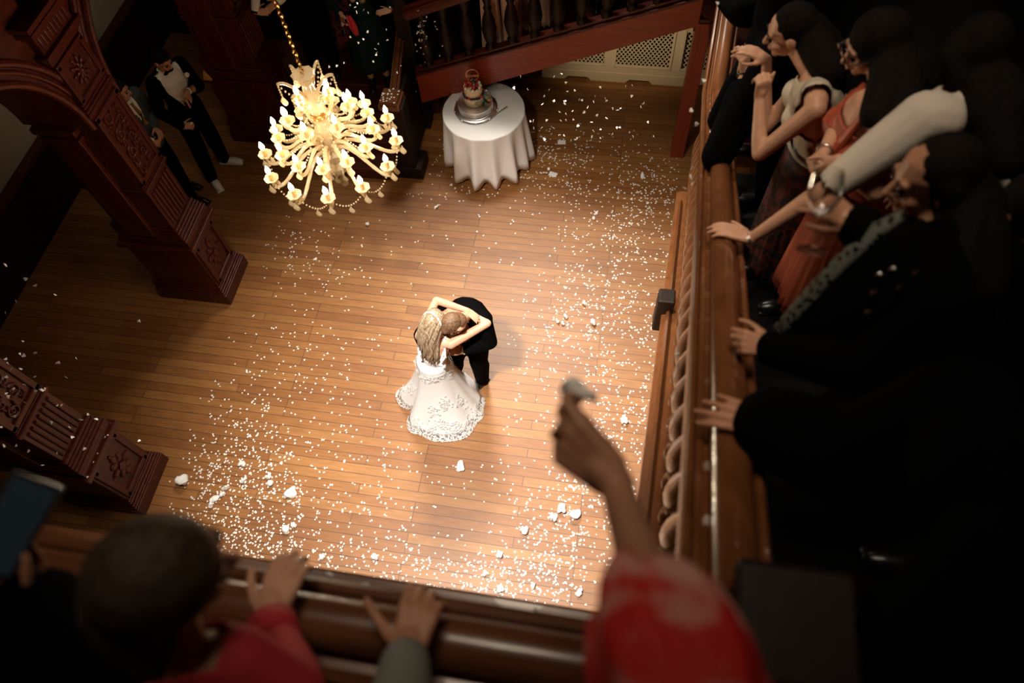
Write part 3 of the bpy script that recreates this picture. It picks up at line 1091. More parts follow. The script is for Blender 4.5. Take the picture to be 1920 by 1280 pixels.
for i in range(6):
    a = R(20 + 60 * i)
    d = V((math.cos(a), math.sin(a), 0))
    pts = bez(CC + V((0, 0, 0.42)) + d * 0.035, CC + V((0, 0, 0.50)) + d * 0.07, CC + V((0, 0, 0.58)) + d * 0.13, CC + V((0, 0, 0.555)) + d * 0.175, 12)
    MB().tube(pts, 0.010, 8).build('crown_arm', M['crystal'], ch)
    g = MB()
    beads(g, pts[-1], pts[-1] - V((0, 0, 0.08)), 0.0, 4)
    beads(g, pts[-1], CC + V((0, 0, 0.40)) + d * 0.05, 0.03, 8)
    g.build('bead_string', M['crystal'], ch)
    drop(pts[-1] - V((0, 0, 0.085)), 1.2)
for i in range(8):
    a = R(45 * i)
    g = MB()
    p0 = CC + V((0.12 * math.cos(a), 0.12 * math.sin(a), -0.06))
    beads(g, p0, CC + V((0.05 * math.cos(a), 0.05 * math.sin(a), -0.27)), 0.05, 9)
    g.build('bead_string', M['crystal'], ch)
    drop(CC + V((0.075 * math.cos(a), 0.075 * math.sin(a), -0.24)), 1.1)
drop(CC + V((0, 0, -0.30)), 1.8)
# chain up to the ceiling
z = 0.60
k = 0
while z < 3.0:
    p = CC + V((0, 0, z + 0.02))
    lk = []
    for i in range(10):
        a = 2 * math.pi * i / 10
        u = V((math.cos(a) * 0.011, 0, math.sin(a) * 0.020))
        if k % 2:
            u = V((0, u.x, u.z))
        lk.append(p + u)
    MB().tube(lk, 0.0042, 6, True, up=(0.3, 0.5, 0.1)).build('chain_link', M['brass'], ch)
    z += 0.033
    k += 1
cl = bpy.data.lights.new('chandelier_glow', 'POINT')
cl.energy = 0.0


# ================================================================ PEOPLE
M['skin'] = skin_mat('fair_skin', (0.62, 0.33, 0.21))
M['skin2'] = skin_mat('warm_skin', (0.50, 0.24, 0.14))
M['blonde'] = hair_mat('blonde_hair', (0.17, 0.105, 0.058), (0.46, 0.34, 0.225))
M['brown'] = hair_mat('short_brown_hair', (0.085, 0.040, 0.018), (0.21, 0.11, 0.055), rough=0.6)
M['darkhair'] = hair_mat('dark_hair', (0.004, 0.0028, 0.002), (0.009, 0.006, 0.004), rough=0.85)
M['darkhair'].node_tree.nodes['Principled BSDF'].inputs['Specular IOR Level'].default_value = 0.12
M['childhair'] = hair_mat('light_brown_hair', (0.028, 0.014, 0.006), (0.075, 0.042, 0.018), rough=0.7)
M['gown'] = mat('ivory_satin', (0.98, 0.97, 0.96), 0.5, var=0.015, vscale=14)
M['tulle'] = mat('white_tulle', (0.97, 0.96, 0.95), 0.7, alpha=0.20)
M['lace'] = mat('white_lace', (0.95, 0.94, 0.93), 0.75, bump=0.3, bscale=200)
M['shirt'] = mat('white_cotton', (0.78, 0.74, 0.68), 0.8, spec=0.2)
M['greysuit'] = mat('slate_grey_wool', (0.052, 0.060, 0.060), 0.85, spec=0.15)
M['tie'] = mat('mustard_tie', (0.22, 0.10, 0.015), 0.6)
M['whiteshoe'] = mat('white_trainer', (0.80, 0.76, 0.72), 0.5)
M['green'] = mat('bottle_green_cloth', (0.004, 0.018, 0.015), 0.8, spec=0.15)
M['redpat'] = pattern_mat('red_black_print', (0.006, 0.005, 0.006), (0.20, 0.03, 0.03), 14)
M['pleat'] = mat('pale_pleated_cloth', (0.66, 0.42, 0.32), 0.75, spec=0.2)
M['creamtop'] = mat('cream_knit_top', (0.60, 0.52, 0.40), 0.85, spec=0.15)
M['rust'] = mat('rust_satin', (0.46, 0.090, 0.040), 0.5)
M['tee'] = mat('white_knit_top', (0.66, 0.58, 0.49), 0.85, spec=0.15)
M['redskirt'] = pattern_mat('dark_red_print_skirt', (0.010, 0.004, 0.004), (0.12, 0.018, 0.016), 16)
M['pinkskirt'] = mat('dusky_rose_cloth', (0.46, 0.13, 0.105), 0.7)
M['lacetrim'] = lace_mat('grey_lace_edging', (0.10, 0.105, 0.085), 55, 0.44)
M['red'] = pattern_mat('red_blush_print', (0.78, 0.020, 0.018), (0.88, 0.42, 0.34), 11, lo=0.50, hi=0.62)
M['crimson'] = mat('crimson_cotton', (0.52, 0.026, 0.04), 0.75)
M['greyknit'] = mat('grey_knit', (0.24, 0.24, 0.21), 0.9, spec=0.15, bump=0.3, bscale=150)
M['eye'] = mat('eye', (0.02, 0.012, 0.008), 0.15)
M['brow'] = mat('eyebrow_hair', (0.03, 0.015, 0.008), 0.8)
M['steel'] = mat('watch_steel', (0.75, 0.72, 0.68), 0.2, 1.0)
M['jet'] = mat('glossy_black_band', (0.006, 0.006, 0.008), 0.25)


def hand(m, w, d, n, side, k=1.0, curl=(18, 22, 14), spread=5.0, thumb=(0.70, 0.62, -0.25), tcurl=12, fl=1.0):
    w, d, n = V(w), V(d).normalized(), V(n)
    n = (n - d * n.dot(d)).normalized()
    t = n.cross(d) if side == 'R' else d.cross(n)
    offs = (0.030, 0.0095, -0.011, -0.030)
    lens = ((0.042, 0.026, 0.021), (0.047, 0.030, 0.023), (0.043, 0.028, 0.022), (0.034, 0.021, 0.019))
    ml = (0.088, 0.091, 0.086, 0.079)
    tips = []
    for i in range(4):
        kn = w + d * ml[i] * k + t * offs[i] * k
        m.cap(w + t * offs[i] * 0.55 * k + d * 0.012 * k, 0.0155 * k, kn, 0.0118 * k, 10)
        cu = curl[i] if isinstance(curl[0], (list, tuple)) else curl
        ax = n.cross(d)
        dd = (d + t * math.tan(R(spread)) * (1.5 - i) * 0.66).normalized()
        p = kn
        a = 0
        rr = (0.0105, 0.0092, 0.0084, 0.0070)
        sc = 0.90 if i == 3 else 1.0
        for j in range(3):
            a += cu[j]
            q = Quaternion(ax, R(a))
            e = p + (q @ dd) * lens[i][j] * k * fl
            m.cap(p, rr[j] * k * sc, e, rr[j + 1] * k * sc, 10)
            p = e
        tips.append(p)
    m.ell(w + d * 0.045 * k - n * 0.006 * k, (0.036 * k, 0.046 * k, 0.015 * k), Matrix((t, d, n)).transposed(), 12)
    tb = w + d * 0.018 * k + t * 0.022 * k - n * 0.004 * k
    td = (t * thumb[0] + d * thumb[1] + n * thumb[2]).normalized()
    p = tb
    m.cap(w + d * 0.02 * k, 0.016 * k, tb + td * 0.028 * k, 0.0145 * k, 10)
    ax = td.cross(d)
    ax = ax.normalized() if ax.length > 0.05 else n
    for j, (ln, r0, r1) in enumerate(((0.046, 0.0145, 0.0112), (0.033, 0.0112, 0.0102), (0.027, 0.0102, 0.008))):
        q = Quaternion(ax, R(tcurl * (j + 0.3)))
        e = p + (q @ td) * ln * k
        m.cap(p, r0 * k, e, r1 * k, 10)
        p = e
    return tips


def ik(a, c, l1, l2, pole):
    a, c, pole = V(a), V(c), V(pole)
    d = c - a
    L = min(max(d.length, abs(l1 - l2) + 0.01), l1 + l2 - 0.002)
    dn = d.normalized()
    x = (l1 * l1 - l2 * l2 + L * L) / (2 * L)
    h = math.sqrt(max(l1 * l1 - x * x, 0))
    pv = pole - dn * pole.dot(dn)
    return a + dn * x + pv.normalized() * h


class Person:
    def __init__(s, label, pos, yaw, h=1.75, lean=0, tilt=0, hyaw=0, hpitch=0, sex='f', feet=0.10, htilt=0):
        s.k = k = h / 1.75
        s.sex = sex
        s.t = thing('person', label, 'person', pos)
        p = V(pos)
        s.pos = p
        u = V((0, 0, 1))
        f = V((math.cos(R(yaw)), math.sin(R(yaw)), 0))
        l = u.cross(f)
        s.f, s.l, s.u = f, l, u
        q = Quaternion(l, R(lean)) @ Quaternion(f, R(-tilt))
        s.tu, s.tf, s.tl = q @ u, q @ f, q @ l
        s.hip = p + u * 0.93 * k - f * 0.10 * k * math.sin(R(lean))
        s.chest = s.hip + s.tu * 0.36 * k
        s.neck = s.hip + s.tu * 0.535 * k
        qh = Quaternion(u, R(hyaw)) @ Quaternion(l, R(hpitch)) @ Quaternion(f, R(-htilt))
        s.hf, s.hu, s.hl = qh @ f, qh @ u, qh @ l
        s.head = s.neck + (s.tu + s.hu).normalized() * 0.15 * k + s.hf * 0.02 * k
        w = 0.185 if sex == 'm' else 0.165
        s.sh = {'L': s.hip + s.tu * 0.475 * k + s.tl * w * k, 'R': s.hip + s.tu * 0.475 * k - s.tl * w * k}
        s.hj = {'L': s.hip + l * 0.085 * k, 'R': s.hip - l * 0.085 * k}
        s.an = {'L': p + l * feet * k + u * 0.075 * k, 'R': p - l * feet * k + u * 0.075 * k}
        s.kn = {}
        s.el, s.wr, s.hd = {}, {}, {}
        for c in 'LR':
            sg = 1 if c == 'L' else -1
            s.wr[c] = s.sh[c] + (-u * 0.50 + f * 0.10 + l * 0.06 * sg) * k
            s.el[c] = ik(s.sh[c], s.wr[c], 0.29 * k, 0.26 * k, -f)
            s.hd[c] = dict(d=(-u + f * 0.2), n=l * sg)
        s.toe = {'L': f, 'R': f}

    def arm(s, c, wrist, pole=(0, 0, -1), d=None, n=(0, 0, 1), elbow=None, **kw):
        s.wr[c] = V(wrist)
        s.el[c] = V(elbow) if elbow else ik(s.sh[c], wrist, 0.29 * s.k, 0.26 * s.k, pole)
        s.hd[c] = dict(d=V(d) if d else (s.wr[c] - s.el[c]), n=V(n), **kw)

    def sethead(s, c):
        s.head = V(c)

    def fit(s):
        mid = (s.sh['L'] + s.sh['R']) / 2
        s.tu = (mid - s.hip).normalized()
        l = s.sh['L'] - s.sh['R']
        s.tl = (l - s.tu * l.dot(s.tu)).normalized()
        s.tf = s.tl.cross(s.tu)
        old = s.hip.copy()
        s.hip = mid - s.tu * 0.475 * s.k
        for c in 'LR':
            s.hj[c] = s.hj[c] + s.hip - old
        s.chest = s.hip + s.tu * 0.36 * s.k

    def atneck(s, p, r=0.082):
        d = s.head - s.neck
        t = max(-0.15, min(1, (p - s.neck).dot(d) / d.dot(d)))
        return (p - s.neck - d * t).length < r * s.k and t > -0.12

    def torso(s, m, g=0.0, top=True):
        k = s.k
        T = Matrix((s.tl, s.tf, s.tu)).transposed()
        wd = 0.165 if s.sex == 'm' else 0.145
        m.ell(s.hip + s.tu * 0.36 * k, ((wd + g) * k, (0.112 + g) * k, (0.20 + g) * k), T)
        m.ell(s.hip + s.tu * 0.16 * k, ((wd - 0.025 + g) * k, (0.098 + g) * k, (0.17 + g) * k), T)
        m.ell(s.hip + s.tu * 0.01 * k - s.tf * 0.01, ((0.158 + g) * k, (0.115 + g) * k, (0.14 + g) * k), T)
        if s.sex == 'f':
            for sg in (-1, 1):
                m.ell(s.hip + s.tu * 0.36 * k + s.tf * 0.085 * k + s.tl * 0.07 * sg * k, ((0.062 + g) * k, (0.055 + g) * k, (0.062 + g) * k), T)
        if top:
            m.cap(s.sh['L'] - s.tl * 0.03, (0.050 + g) * k, s.sh['R'] + s.tl * 0.03, (0.050 + g) * k)
            m.cap(s.hip + s.tu * 0.46 * k, (0.085 + g) * k, s.neck - s.tu * 0.01, (0.052 + g) * k)
        return m

    def arms(s, m, g=0.0, which='LR', t=1.0):
        k = s.k
        b = 1.0 if s.sex == 'm' else 0.88
        for c in which:
            m.cap(s.sh[c], (0.052 * b + g) * k, s.el[c], (0.040 * b + g) * k)
            e = lerp(s.el[c], s.wr[c], t)
            mid = lerp(s.el[c], s.wr[c], 0.3)
            m.chain([s.el[c], lerp(s.el[c], s.wr[c], 0.3 * t), e], [(0.040 * b + g) * k, (0.041 * b + g) * k, (0.026 * b + 0.015 * b * (1 - t) + g) * k])
        return m

    def legs(s, m, g=0.0, w=1.0):
        k = s.k
        for c in 'LR':
            kn = s.kn.get(c) or lerp(s.hj[c], s.an[c], 0.5) + s.f * 0.025 * k
            m.chain([s.hj[c], kn, lerp(kn, s.an[c], 0.3) - s.f * 0.012, s.an[c]], [(0.088 + g) * k, (0.056 + g) * k * w, (0.056 + g) * k * w, (0.038 + g) * k * w])
        return m

    def body(s, m_skin='skin', vox=0.009, hands='LR', sm=3, hk=None, legs=True):
        k = s.k
        m = MB()
        s.torso(m)
        s.arms(m)
        if legs:
            s.legs(m)
            for c in 'LR':
                m.cap(s.an[c] - s.u * 0.035 * k, 0.035 * k, s.an[c] + s.toe[c] * 0.13 * k - s.u * 0.045 * k, 0.026 * k)
        hk = hk or (1.0 if s.sex == 'm' else 0.9) * k
        s.tips = {}
        for c in 'LR':
            if c in hands:
                h = dict(s.hd[c])
                d, n = h.pop('d'), h.pop('n')
                m.cap(s.wr[c], 0.027 * hk, s.wr[c] + V(d).normalized() * 0.03 * hk, 0.024 * hk, 12)
                s.tips[c] = hand(m, s.wr[c], d, n, c, hk, **h)
        # neck and head
        H = Matrix((s.hl, s.hf, s.hu)).transposed()
        c, f, u, l = s.head, s.hf * k, s.hu * k, s.hl * k
        m.cap(s.neck - s.tu * 0.03 * k, 0.054 * k, c - u * 0.055 - f * 0.015, 0.050 * k)
        m.ell(c + u * 0.022 - f * 0.008, (0.074 * k, 0.094 * k, 0.092 * k), H)
        m.ell(c + f * 0.024 - u * 0.050, (0.057 * k, 0.066 * k, 0.066 * k), H)
        m.ell(c + f * 0.070 - u * 0.097, (0.022 * k, 0.018 * k, 0.017 * k), H)
        m.cap(c + f * 0.086 + u * 0.008, 0.009 * k, c + f * 0.110 - u * 0.030, 0.012 * k, 10)
        m.cap(c + f * 0.098 - u * 0.033 - l * 0.009, 0.008 * k, c + f * 0.098 - u * 0.033 + l * 0.009, 0.008 * k, 10)
        m.cap(c + f * 0.078 + u * 0.020 - l * 0.036, 0.012 * k, c + f * 0.078 + u * 0.020 + l * 0.036, 0.012 * k, 10)
        m.cap(c + f * 0.086 - u * 0.062 - l * 0.016, 0.0075 * k, c + f * 0.086 - u * 0.062 + l * 0.016, 0.0075 * k, 10)
        for sg in (-1, 1):
            m.ell(c + f * 0.058 - u * 0.035 + l * 0.040 * sg, (0.02 * k, 0.022 * k, 0.022 * k), H)
            m.ell(c + l * 0.076 * sg - f * 0.006 - u * 0.014, (0.011 * k, 0.021 * k, 0.031 * k), H)
        o = m.build('body', M[m_skin], s.t, vox=vox, sm=sm)
        for sg in (-1, 1):
            MB().ell(c + f * 0.083 + l * 0.031 * sg - u * 0.006, (0.014 * k, 0.009 * k, 0.008 * k), H, 10).build('eye', M['eye'], s.t)
            MB().tube([c + f * 0.090 + u * 0.024 + l * 0.015 * sg, c + f * 0.091 + u * 0.029 + l * 0.032 * sg, c + f * 0.079 + u * 0.024 + l * 0.050 * sg], [0.003, 0.004, 0.002], 6).build('eyebrow', M['brow'], s.t)
        MB().tube([c + f * 0.090 - u * 0.0625 - l * 0.021, c + f * 0.0955 - u * 0.0615, c + f * 0.090 - u * 0.0625 + l * 0.021], [0.003, 0.0055, 0.003], 8).build('lips', M['rust'], s.t)
        return o

    def hair_short(s, m_hair, g=0.0):
        k = s.k
        H = Matrix((s.hl, s.hf, s.hu)).transposed()
        m = MB()
        m.ell(s.head + s.hu * 0.036 * k - s.hf * 0.020 * k, ((0.080 + g) * k, (0.094 + g) * k, (0.090 + g) * k), H)
        m.ell(s.head + s.hu * 0.088 * k + s.hf * 0.030 * k, (0.060 * k, 0.056 * k, 0.030 * k), H)
        m.ell(s.head - s.hu * 0.03 * k - s.hf * 0.045 * k, (0.066 * k, 0.050 * k, 0.06 * k), H)
        return m.build('hair', M[m_hair], s.t, vox=0.007, sm=3)

    def hair_long(s, m_hair, ends, g=0.004, r=0.05, cut=None):
        k = s.k
        H = Matrix((s.hl, s.hf, s.hu)).transposed()
        m = MB()
        m.ell(s.head + s.hu * 0.030 * k - s.hf * 0.022 * k, ((0.083 + g) * k, (0.096 + g) * k, (0.094 + g) * k), H)
        for sg in (-1, 1):
            m.cap(s.head + s.hl * 0.066 * sg * k - s.hf * 0.02 * k + s.hu * 0.02, 0.036 * k, s.head + s.hl * 0.070 * sg * k - s.hf * 0.035 * k - s.hu * 0.11 * k, 0.034 * k)
        b0 = s.head - s.hf * 0.055 * k - s.hu * 0.03 * k
        for e in ends:
            m.chain([b0, lerp(b0, e, 0.5) - s.f * 0.02, V(e)], [0.075 * k, (r + 0.065) / 2, r * 0.75])
        return m.build('hair', M[m_hair], s.t, vox=0.011, sm=4)

    def tcoord(s, p):
        v = (p - s.hip) / s.k
        return v.dot(s.tl), v.dot(s.tf), v.dot(s.tu)

    def jacket(s, m_c, length=0.10, opening=True, g=0.026, vox=0.012, name='jacket', wide=0.10, low=0.06):
        m = MB()
        s.torso(m, g)
        m.cap(s.hip + s.l * 0.05 * s.k - s.u * 0.0, 0.14 * s.k, s.hip + s.l * 0.06 * s.k - s.u * length * s.k, 0.13 * s.k)
        m.cap(s.hip - s.l * 0.05 * s.k - s.u * 0.0, 0.14 * s.k, s.hip - s.l * 0.06 * s.k - s.u * length * s.k, 0.13 * s.k)
        s.arms(m, g * 0.8, t=0.94)

        def cut(p):
            if s.atneck(p):
                return True
            x, y, z = s.tcoord(p)
            for c in 'LR':
                if (p - s.wr[c]).length < 0.035:
                    return True
            return opening and y > 0.02 and z > low and abs(x) < wide * min(1, (z - low) / 0.35)
        return m.build(name, M[m_c], s.t, vox=vox, sm=4, cut=cut, solid=0.006)

    def shirt(s, m_c='shirt', g=0.012, sleeves=False, name='shirt'):
        m = MB()
        s.torso(m, g)
        if sleeves:
            s.arms(m, g, t=0.92)

        def cut(p):
            return s.atneck(p, 0.062)
        return m.build(name, M[m_c], s.t, vox=0.011, sm=3, cut=cut, solid=0.003)

    def cuffs(s, m_c='shirt', which='LR'):
        for c in which:
            d = (s.wr[c] - s.el[c]).normalized()
            MB().tube([s.wr[c] - d * 0.045, s.wr[c] - d * 0.008], 0.036 * s.k, 16, caps=False).build('cuff', M[m_c], s.t, solid=0.004)

    def trousers(s, m_c='black', g=0.022, w=1.15):
        m = MB()
        T = Matrix((s.l, s.f, s.u)).transposed()
        m.ell(s.hip + s.u * 0.02, ((0.165 + g * 0.6) * s.k, (0.118 + g * 0.6) * s.k, 0.13 * s.k), T)
        s.legs(m, g, w)
        return m.build('trousers', M[m_c], s.t, vox=0.014, sm=3)

    def shoes(s, m_c='blackshoe'):
        for c in 'LR':
            a, k = s.an[c], s.k
            d = V(s.toe[c]).normalized()
            T = Matrix((V((0, 0, 1)).cross(d), d, V((0, 0, 1)))).transposed()
            b = MB()
            b.ell(a - s.u * 0.035 * k - d * 0.02 * k, (0.042 * k, 0.06 * k, 0.045 * k), T)
            b.ell(a - s.u * 0.040 * k + d * 0.105 * k, (0.050 * k, 0.125 * k, 0.042 * k), T)
            b.cap(a - s.u * 0.02 * k, 0.042 * k, a + s.u * 0.01 * k, 0.042 * k)
            b.box(a - s.u * 0.066 * k + d * 0.075 * k, (0.088 * k, 0.29 * k, 0.018 * k), T)
            b.build('shoe', M[m_c], s.t, vox=0.008, sm=2)

    def skirt(s, m_c, z_top, r_top, z_bot, r_bot, folds=9, amp=0.10, name='skirt', off=(0, 0, 0)):
        rows = []
        n = 72
        for i in range(13):
            t = i / 12
            z = z_top + (z_bot - z_top) * t
            c = lerp(s.hip, s.pos + V(off), t)
            rows.append([V((c.x, c.y, z)) + (s.l * math.cos(2 * math.pi * j / n) + s.f * 0.8 * math.sin(2 * math.pi * j / n)) * (r_top + (r_bot - r_top) * t ** 0.8) * (1 + amp * t * math.sin(folds * 2 * math.pi * j / n + 1.3 * math.sin(3 * j))) for j in range(n)])
        return MB().sheet(rows, True).build(name, M[m_c], s.t, solid=0.004, ang=0)


def tissue(label, p, s=0.03, seed=1, group=None, d=(0, 0, 1)):
    rng = random.Random(seed)
    m = MB()
    for i in range(5):
        m.ell(V(p) + V((rng.uniform(-s, s) * 0.5, rng.uniform(-s, s) * 0.5, rng.uniform(0, s) * 0.6)), (s * rng.uniform(0.4, 0.8), s * rng.uniform(0.2, 0.5), s * rng.uniform(0.4, 0.8)), Matrix.Rotation(rng.uniform(0, 3), 3, 'X') @ Matrix.Rotation(rng.uniform(0, 3), 3, 'Z'), 8)
    o = m.build('tissue', M['paper'], None, vox=max(0.004, s * 0.14), sm=1)
    return tag(o, label, 'tissue', group)


def wine_glass(label, base, axis, wine=True, s=1.0):
    t = thing('wine_glass', label, 'wine glass', base)
    f = frame(axis)
    b = V(base)
    MB().lathe([(0.034 * s, 0.0), (0.034 * s, 0.002), (0.008 * s, 0.006), (0.004 * s, 0.012)], b, 28, f).build('foot', M['glass'], t)
    MB().lathe([(0.004 * s, 0.011), (0.0035 * s, 0.08 * s), (0.006 * s, 0.086 * s)], b, 12, f).build('stem', M['glass'], t)
    MB().lathe([(0.004 * s, 0.085 * s), (0.025 * s, 0.10 * s), (0.038 * s, 0.13 * s), (0.036 * s, 0.165 * s), (0.031 * s, 0.19 * s), (0.030 * s, 0.19 * s), (0.035 * s, 0.165 * s), (0.0368 * s, 0.13 * s), (0.024 * s, 0.102 * s), (0.0005, 0.09 * s)], b, 28, f).build('bowl', M['glass'], t)
    if wine:
        MB().lathe([(0.0005, 0.092 * s), (0.023 * s, 0.104 * s), (0.0358 * s, 0.13 * s), (0.0358 * s, 0.140 * s), (0.0005, 0.140 * s)], b, 24, f).build('wine', M['wine'], t)
    return t


# ---------------------------------------------------------------- the bride
br = Person('bride in white lace gown with long blonde hair, hugging the groom', (-1.46, 2.80, 0), 62, 1.66, lean=9, tilt=-4, hyaw=4, hpitch=22, sex='f')
br.sethead((-1.364, 2.839, 1.555))
br.neck = V((-1.342, 2.777, 1.400))
br.sh = {'L': V((-1.514, 2.793, 1.360)), 'R': V((-1.241, 2.761, 1.340))}
br.fit()
br.arm('L', (-1.141, 3.003, 1.530), elbow=(-1.421, 3.103, 1.460), d=(0.842, -0.331, -0.411), n=(0.235, -0.209, 0.943), curl=(6, 10, 8))
br.arm('R', (-1.179, 3.049, 1.440), elbow=(-0.955, 2.968, 1.400), d=(-0.980, -0.041, 0.137), n=(0.039, 0.084, 0.991), curl=(10, 18, 12))
br.body('skin', vox=0.0055, sm=2, legs=False)
bt = MB()
br.torso(bt, 0.009)
bt.build('bodice', M['lace'], br.t, vox=0.008, sm=2, solid=0.003, cut=lambda p: br.tcoord(p)[2] > (0.30 if br.tcoord(p)[1] < 0.02 else 0.42) + 0.25 * max(0, abs(br.tcoord(p)[0]) - 0.09))
for sg, c in ((1, 'L'), (-1, 'R')):
    a = br.hip + br.tu * 0.27 + br.tl * 0.10 * sg - br.tf * 0.105
    bm_ = MB().tube([a, lerp(a, br.sh[c], 0.55) - br.tf * 0.035, br.sh[c] - br.tl * 0.06 * sg + br.tu * 0.05, br.sh[c] - br.tl * 0.06 * sg + br.tf * 0.06], 0.010, 8)
    for i in range(9):
        q = lerp(a, br.sh[c] - br.tl * 0.05 * sg, i / 12) - br.tf * 0.02
        bm_.ell(q, (0.022 - 0.0012 * i, 0.010, 0.016), Matrix.Rotation(i, 3, 'Z'), 8)
    bm_.build('shoulder_strap', M['lace'], br.t)
# skirt: satin under-layer, tulle over-layer, lace flowers on the hem
HC = V((-1.50, 2.83, 0))
hipc = br.hip + V((0, 0, 0.02))


def skirt_pt(a, t, g=0.0):
    # a measured from +x; the train swings out on the left
    c = lerp(hipc, HC, min(1, t * 1.15))
    r = 0.138 + g + (0.262 + 0.045 * math.cos(a - R(-60))) * (0.35 * t + 0.65 * t ** 2.0)
    w = 0
    for k_, c_, s_ in ((0.20, R(183), 0.24), (-0.12, R(212), 0.13), (0.07, R(238), 0.20), (0.05, R(300), 0.3), (-0.05, R(20), 0.35), (-0.10, R(90), 0.6)):
        dd = math.atan2(math.sin(a - c_), math.cos(a - c_))
        w += k_ * math.exp(-(dd / s_) ** 2)
    r *= 1 + w * t * 1.4 + 0.022 * t * math.sin(11 * a + 2 * math.sin(2 * a))
    z = (hipc.z + 0.03) * (1 - t) ** 1.0 + 0.012
    return V((c.x + r * math.cos(a), c.y + r * math.sin(a), z))


for nm, mt, g, t1 in (('underskirt', 'gown', 0.0, 0.955), ('tulle_overskirt', 'tulle', 0.012, 1.0)):
    rows = [[skirt_pt(2 * math.pi * j / 120, i / 22 * t1, g) for j in range(120)] for i in range(23)]
    MB().sheet(rows, True).build(nm, M[mt], br.t, ang=0, solid=0.002 if nm == 'underskirt' else 0.0)
rng = random.Random(21)
lc = MB()


def lace_sprig(a, t, n, spread):
    for i in range(n):
        aa, tt = a + rng.gauss(0, spread), t + rng.gauss(0, spread * 0.5)
        tt = min(max(tt, 0.06), 0.992)
        p = skirt_pt(aa, tt, 0.018)
        e1 = (skirt_pt(aa + 0.05, tt, 0.02) - p).normalized()
        e2 = (skirt_pt(aa, tt - 0.03, 0.02) - p).normalized()
        nn = e1.cross(e2)
        F = Matrix((e1, e2, nn)).transposed() @ Matrix.Rotation(rng.uniform(0, 3.1), 3, 'Z')
        lc.ell(p, (rng.uniform(0.010, 0.017), rng.uniform(0.004, 0.008), 0.0013), F, 6)


for i in range(30):
    lace_sprig(R(180 + 190 * i / 30), 0.965, 26, 0.055)
for a, t in ((-75, 0.80), (-58, 0.84), (-40, 0.88), (-20, 0.9), (-95, 0.86), (-120, 0.85), (185, 0.85), (200, 0.6), (-65, 0.5), (-35, 0.6), (-90, 0.62)):
    lace_sprig(R(a), t, 34, 0.085 if t > 0.7 else 0.10)
for i in range(26):
    lace_sprig(R(i * 14), rng.uniform(0.02, 0.16), 10, 0.09)
lc.build('lace_applique', M['lace'], br.t)
# blonde hair: cap plus falling waved locks
H = Matrix((br.hl, br.hf, br.hu)).transposed()
hm = MB()
hm.ell(br.head + br.hu * 0.026 - br.hf * 0.016, (0.079, 0.098, 0.094), H, 24)
bhd = br.head
for i in range(46):
    t = i / 45
    a = R(-105 + 210 * t)
    st = bhd + br.hf * 0.035 + br.hl * 0.072 * math.sin(a) + br.hu * (0.02 + 0.088 * abs(math.cos(a * 0.86)))
    tgt = V((-1.433, 2.745, 1.220)) + br.l * (0.076 * math.sin(a) + rng.gauss(0, 0.012)) - br.f * (0.03 + 0.04 * math.cos(a)) + V((0, 0, rng.uniform(-0.10, 0.06)))
    pts = bez(st, st - br.hf * (0.10 + 0.09 * math.cos(a)) + br.hu * 0.03 + br.hl * 0.02 * math.sin(a), tgt + V((0, 0, 0.16)) - br.f * 0.03, tgt, 12)
    ph = rng.uniform(0, 6.28)
    pts = [p + br.l * 0.012 * (j / 12) ** 2 * math.sin(j * 1.1 + ph) - br.f * 0.010 * (j / 12) ** 2 * math.cos(j * 1.1 + ph) for j, p in enumerate(pts)]
    hm.tube(pts, [0.013 + 0.006 * math.sin(math.pi * j / 12) - 0.009 * (j / 12) ** 3 for j in range(13)], 7)
hm.build('hair', M['blonde'], br.t, ang=0)
hb = MB()
arcp = []
for i in range(25):
    a = math.pi * i / 24
    arcp.append(br.head + br.hl * 0.090 * math.cos(a) + br.hu * (0.012 + 0.113 * math.sin(a)) - br.hf * (0.030 + 0.022 * math.sin(a)))
hb.tube(arcp, 0.0045, 8)
for p in arcp[2:-2]:
    hb.ell(p, (0.007, 0.007, 0.007), None, 8)
hb.build('headband', M['paper'], br.t)

# ---------------------------------------------------------------- the groom
gm = Person('groom in black suit bending his head onto the bride', (-1.10, 3.10, 0), 236, 1.80, lean=24, hyaw=-18, hpitch=62, sex='m')
gm.sethead((-1.200, 2.848, 1.550))
gm.neck = V((-1.154, 3.014, 1.440))
gm.sh = {'L': V((-1.006, 3.028, 1.360)), 'R': V((-1.394, 3.088, 1.360))}
gm.arm('L', (-1.168, 2.867, 1.060), elbow=(-0.950, 2.943, 1.120), d=(-0.9, -0.25, -0.05), n=(0.1, -0.8, 0.55), curl=(10, 14, 10))
gm.arm('R', (-1.495, 2.813, 1.040), elbow=(-1.577, 2.933, 1.120), d=(0.7, -0.4, -0.2), n=(-0.2, -0.8, 0.5))
gm.an = {'L': V((-1.14, 3.07, 0.075)), 'R': V((-1.44, 3.04, 0.075))}
gm.hj = {'L': V((-1.10, 3.08, 0.93)), 'R': V((-1.27, 3.08, 0.93))}
gm.hip = V((-1.17, 3.10, 0.95))
gm.body('skin', vox=0.0065, sm=2)
gm.hair_short('brown')
jk = MB()
gt = V((-1.183, 3.085, 1.300))
for w_ in (0, 1):
    jk.cap(gm.sh['L'], 0.085, gm.sh['R'], 0.085)
jk.ell(lerp(gt, gm.hip, 0.25) + V((0.02, 0.03, 0)), (0.20, 0.17, 0.25), Matrix.Rotation(R(-25), 3, 'Z') @ Matrix.Rotation(R(18), 3, 'X'))
jk.cap(lerp(gt, gm.hip, 0.3), 0.165, gm.hip, 0.15)
jk.cap(gm.hip + V((0.06, 0.02, 0)), 0.13, gm.hip + V((0.06, 0.04, -0.12)), 0.13)
gm.arms(jk, 0.024, t=0.90)
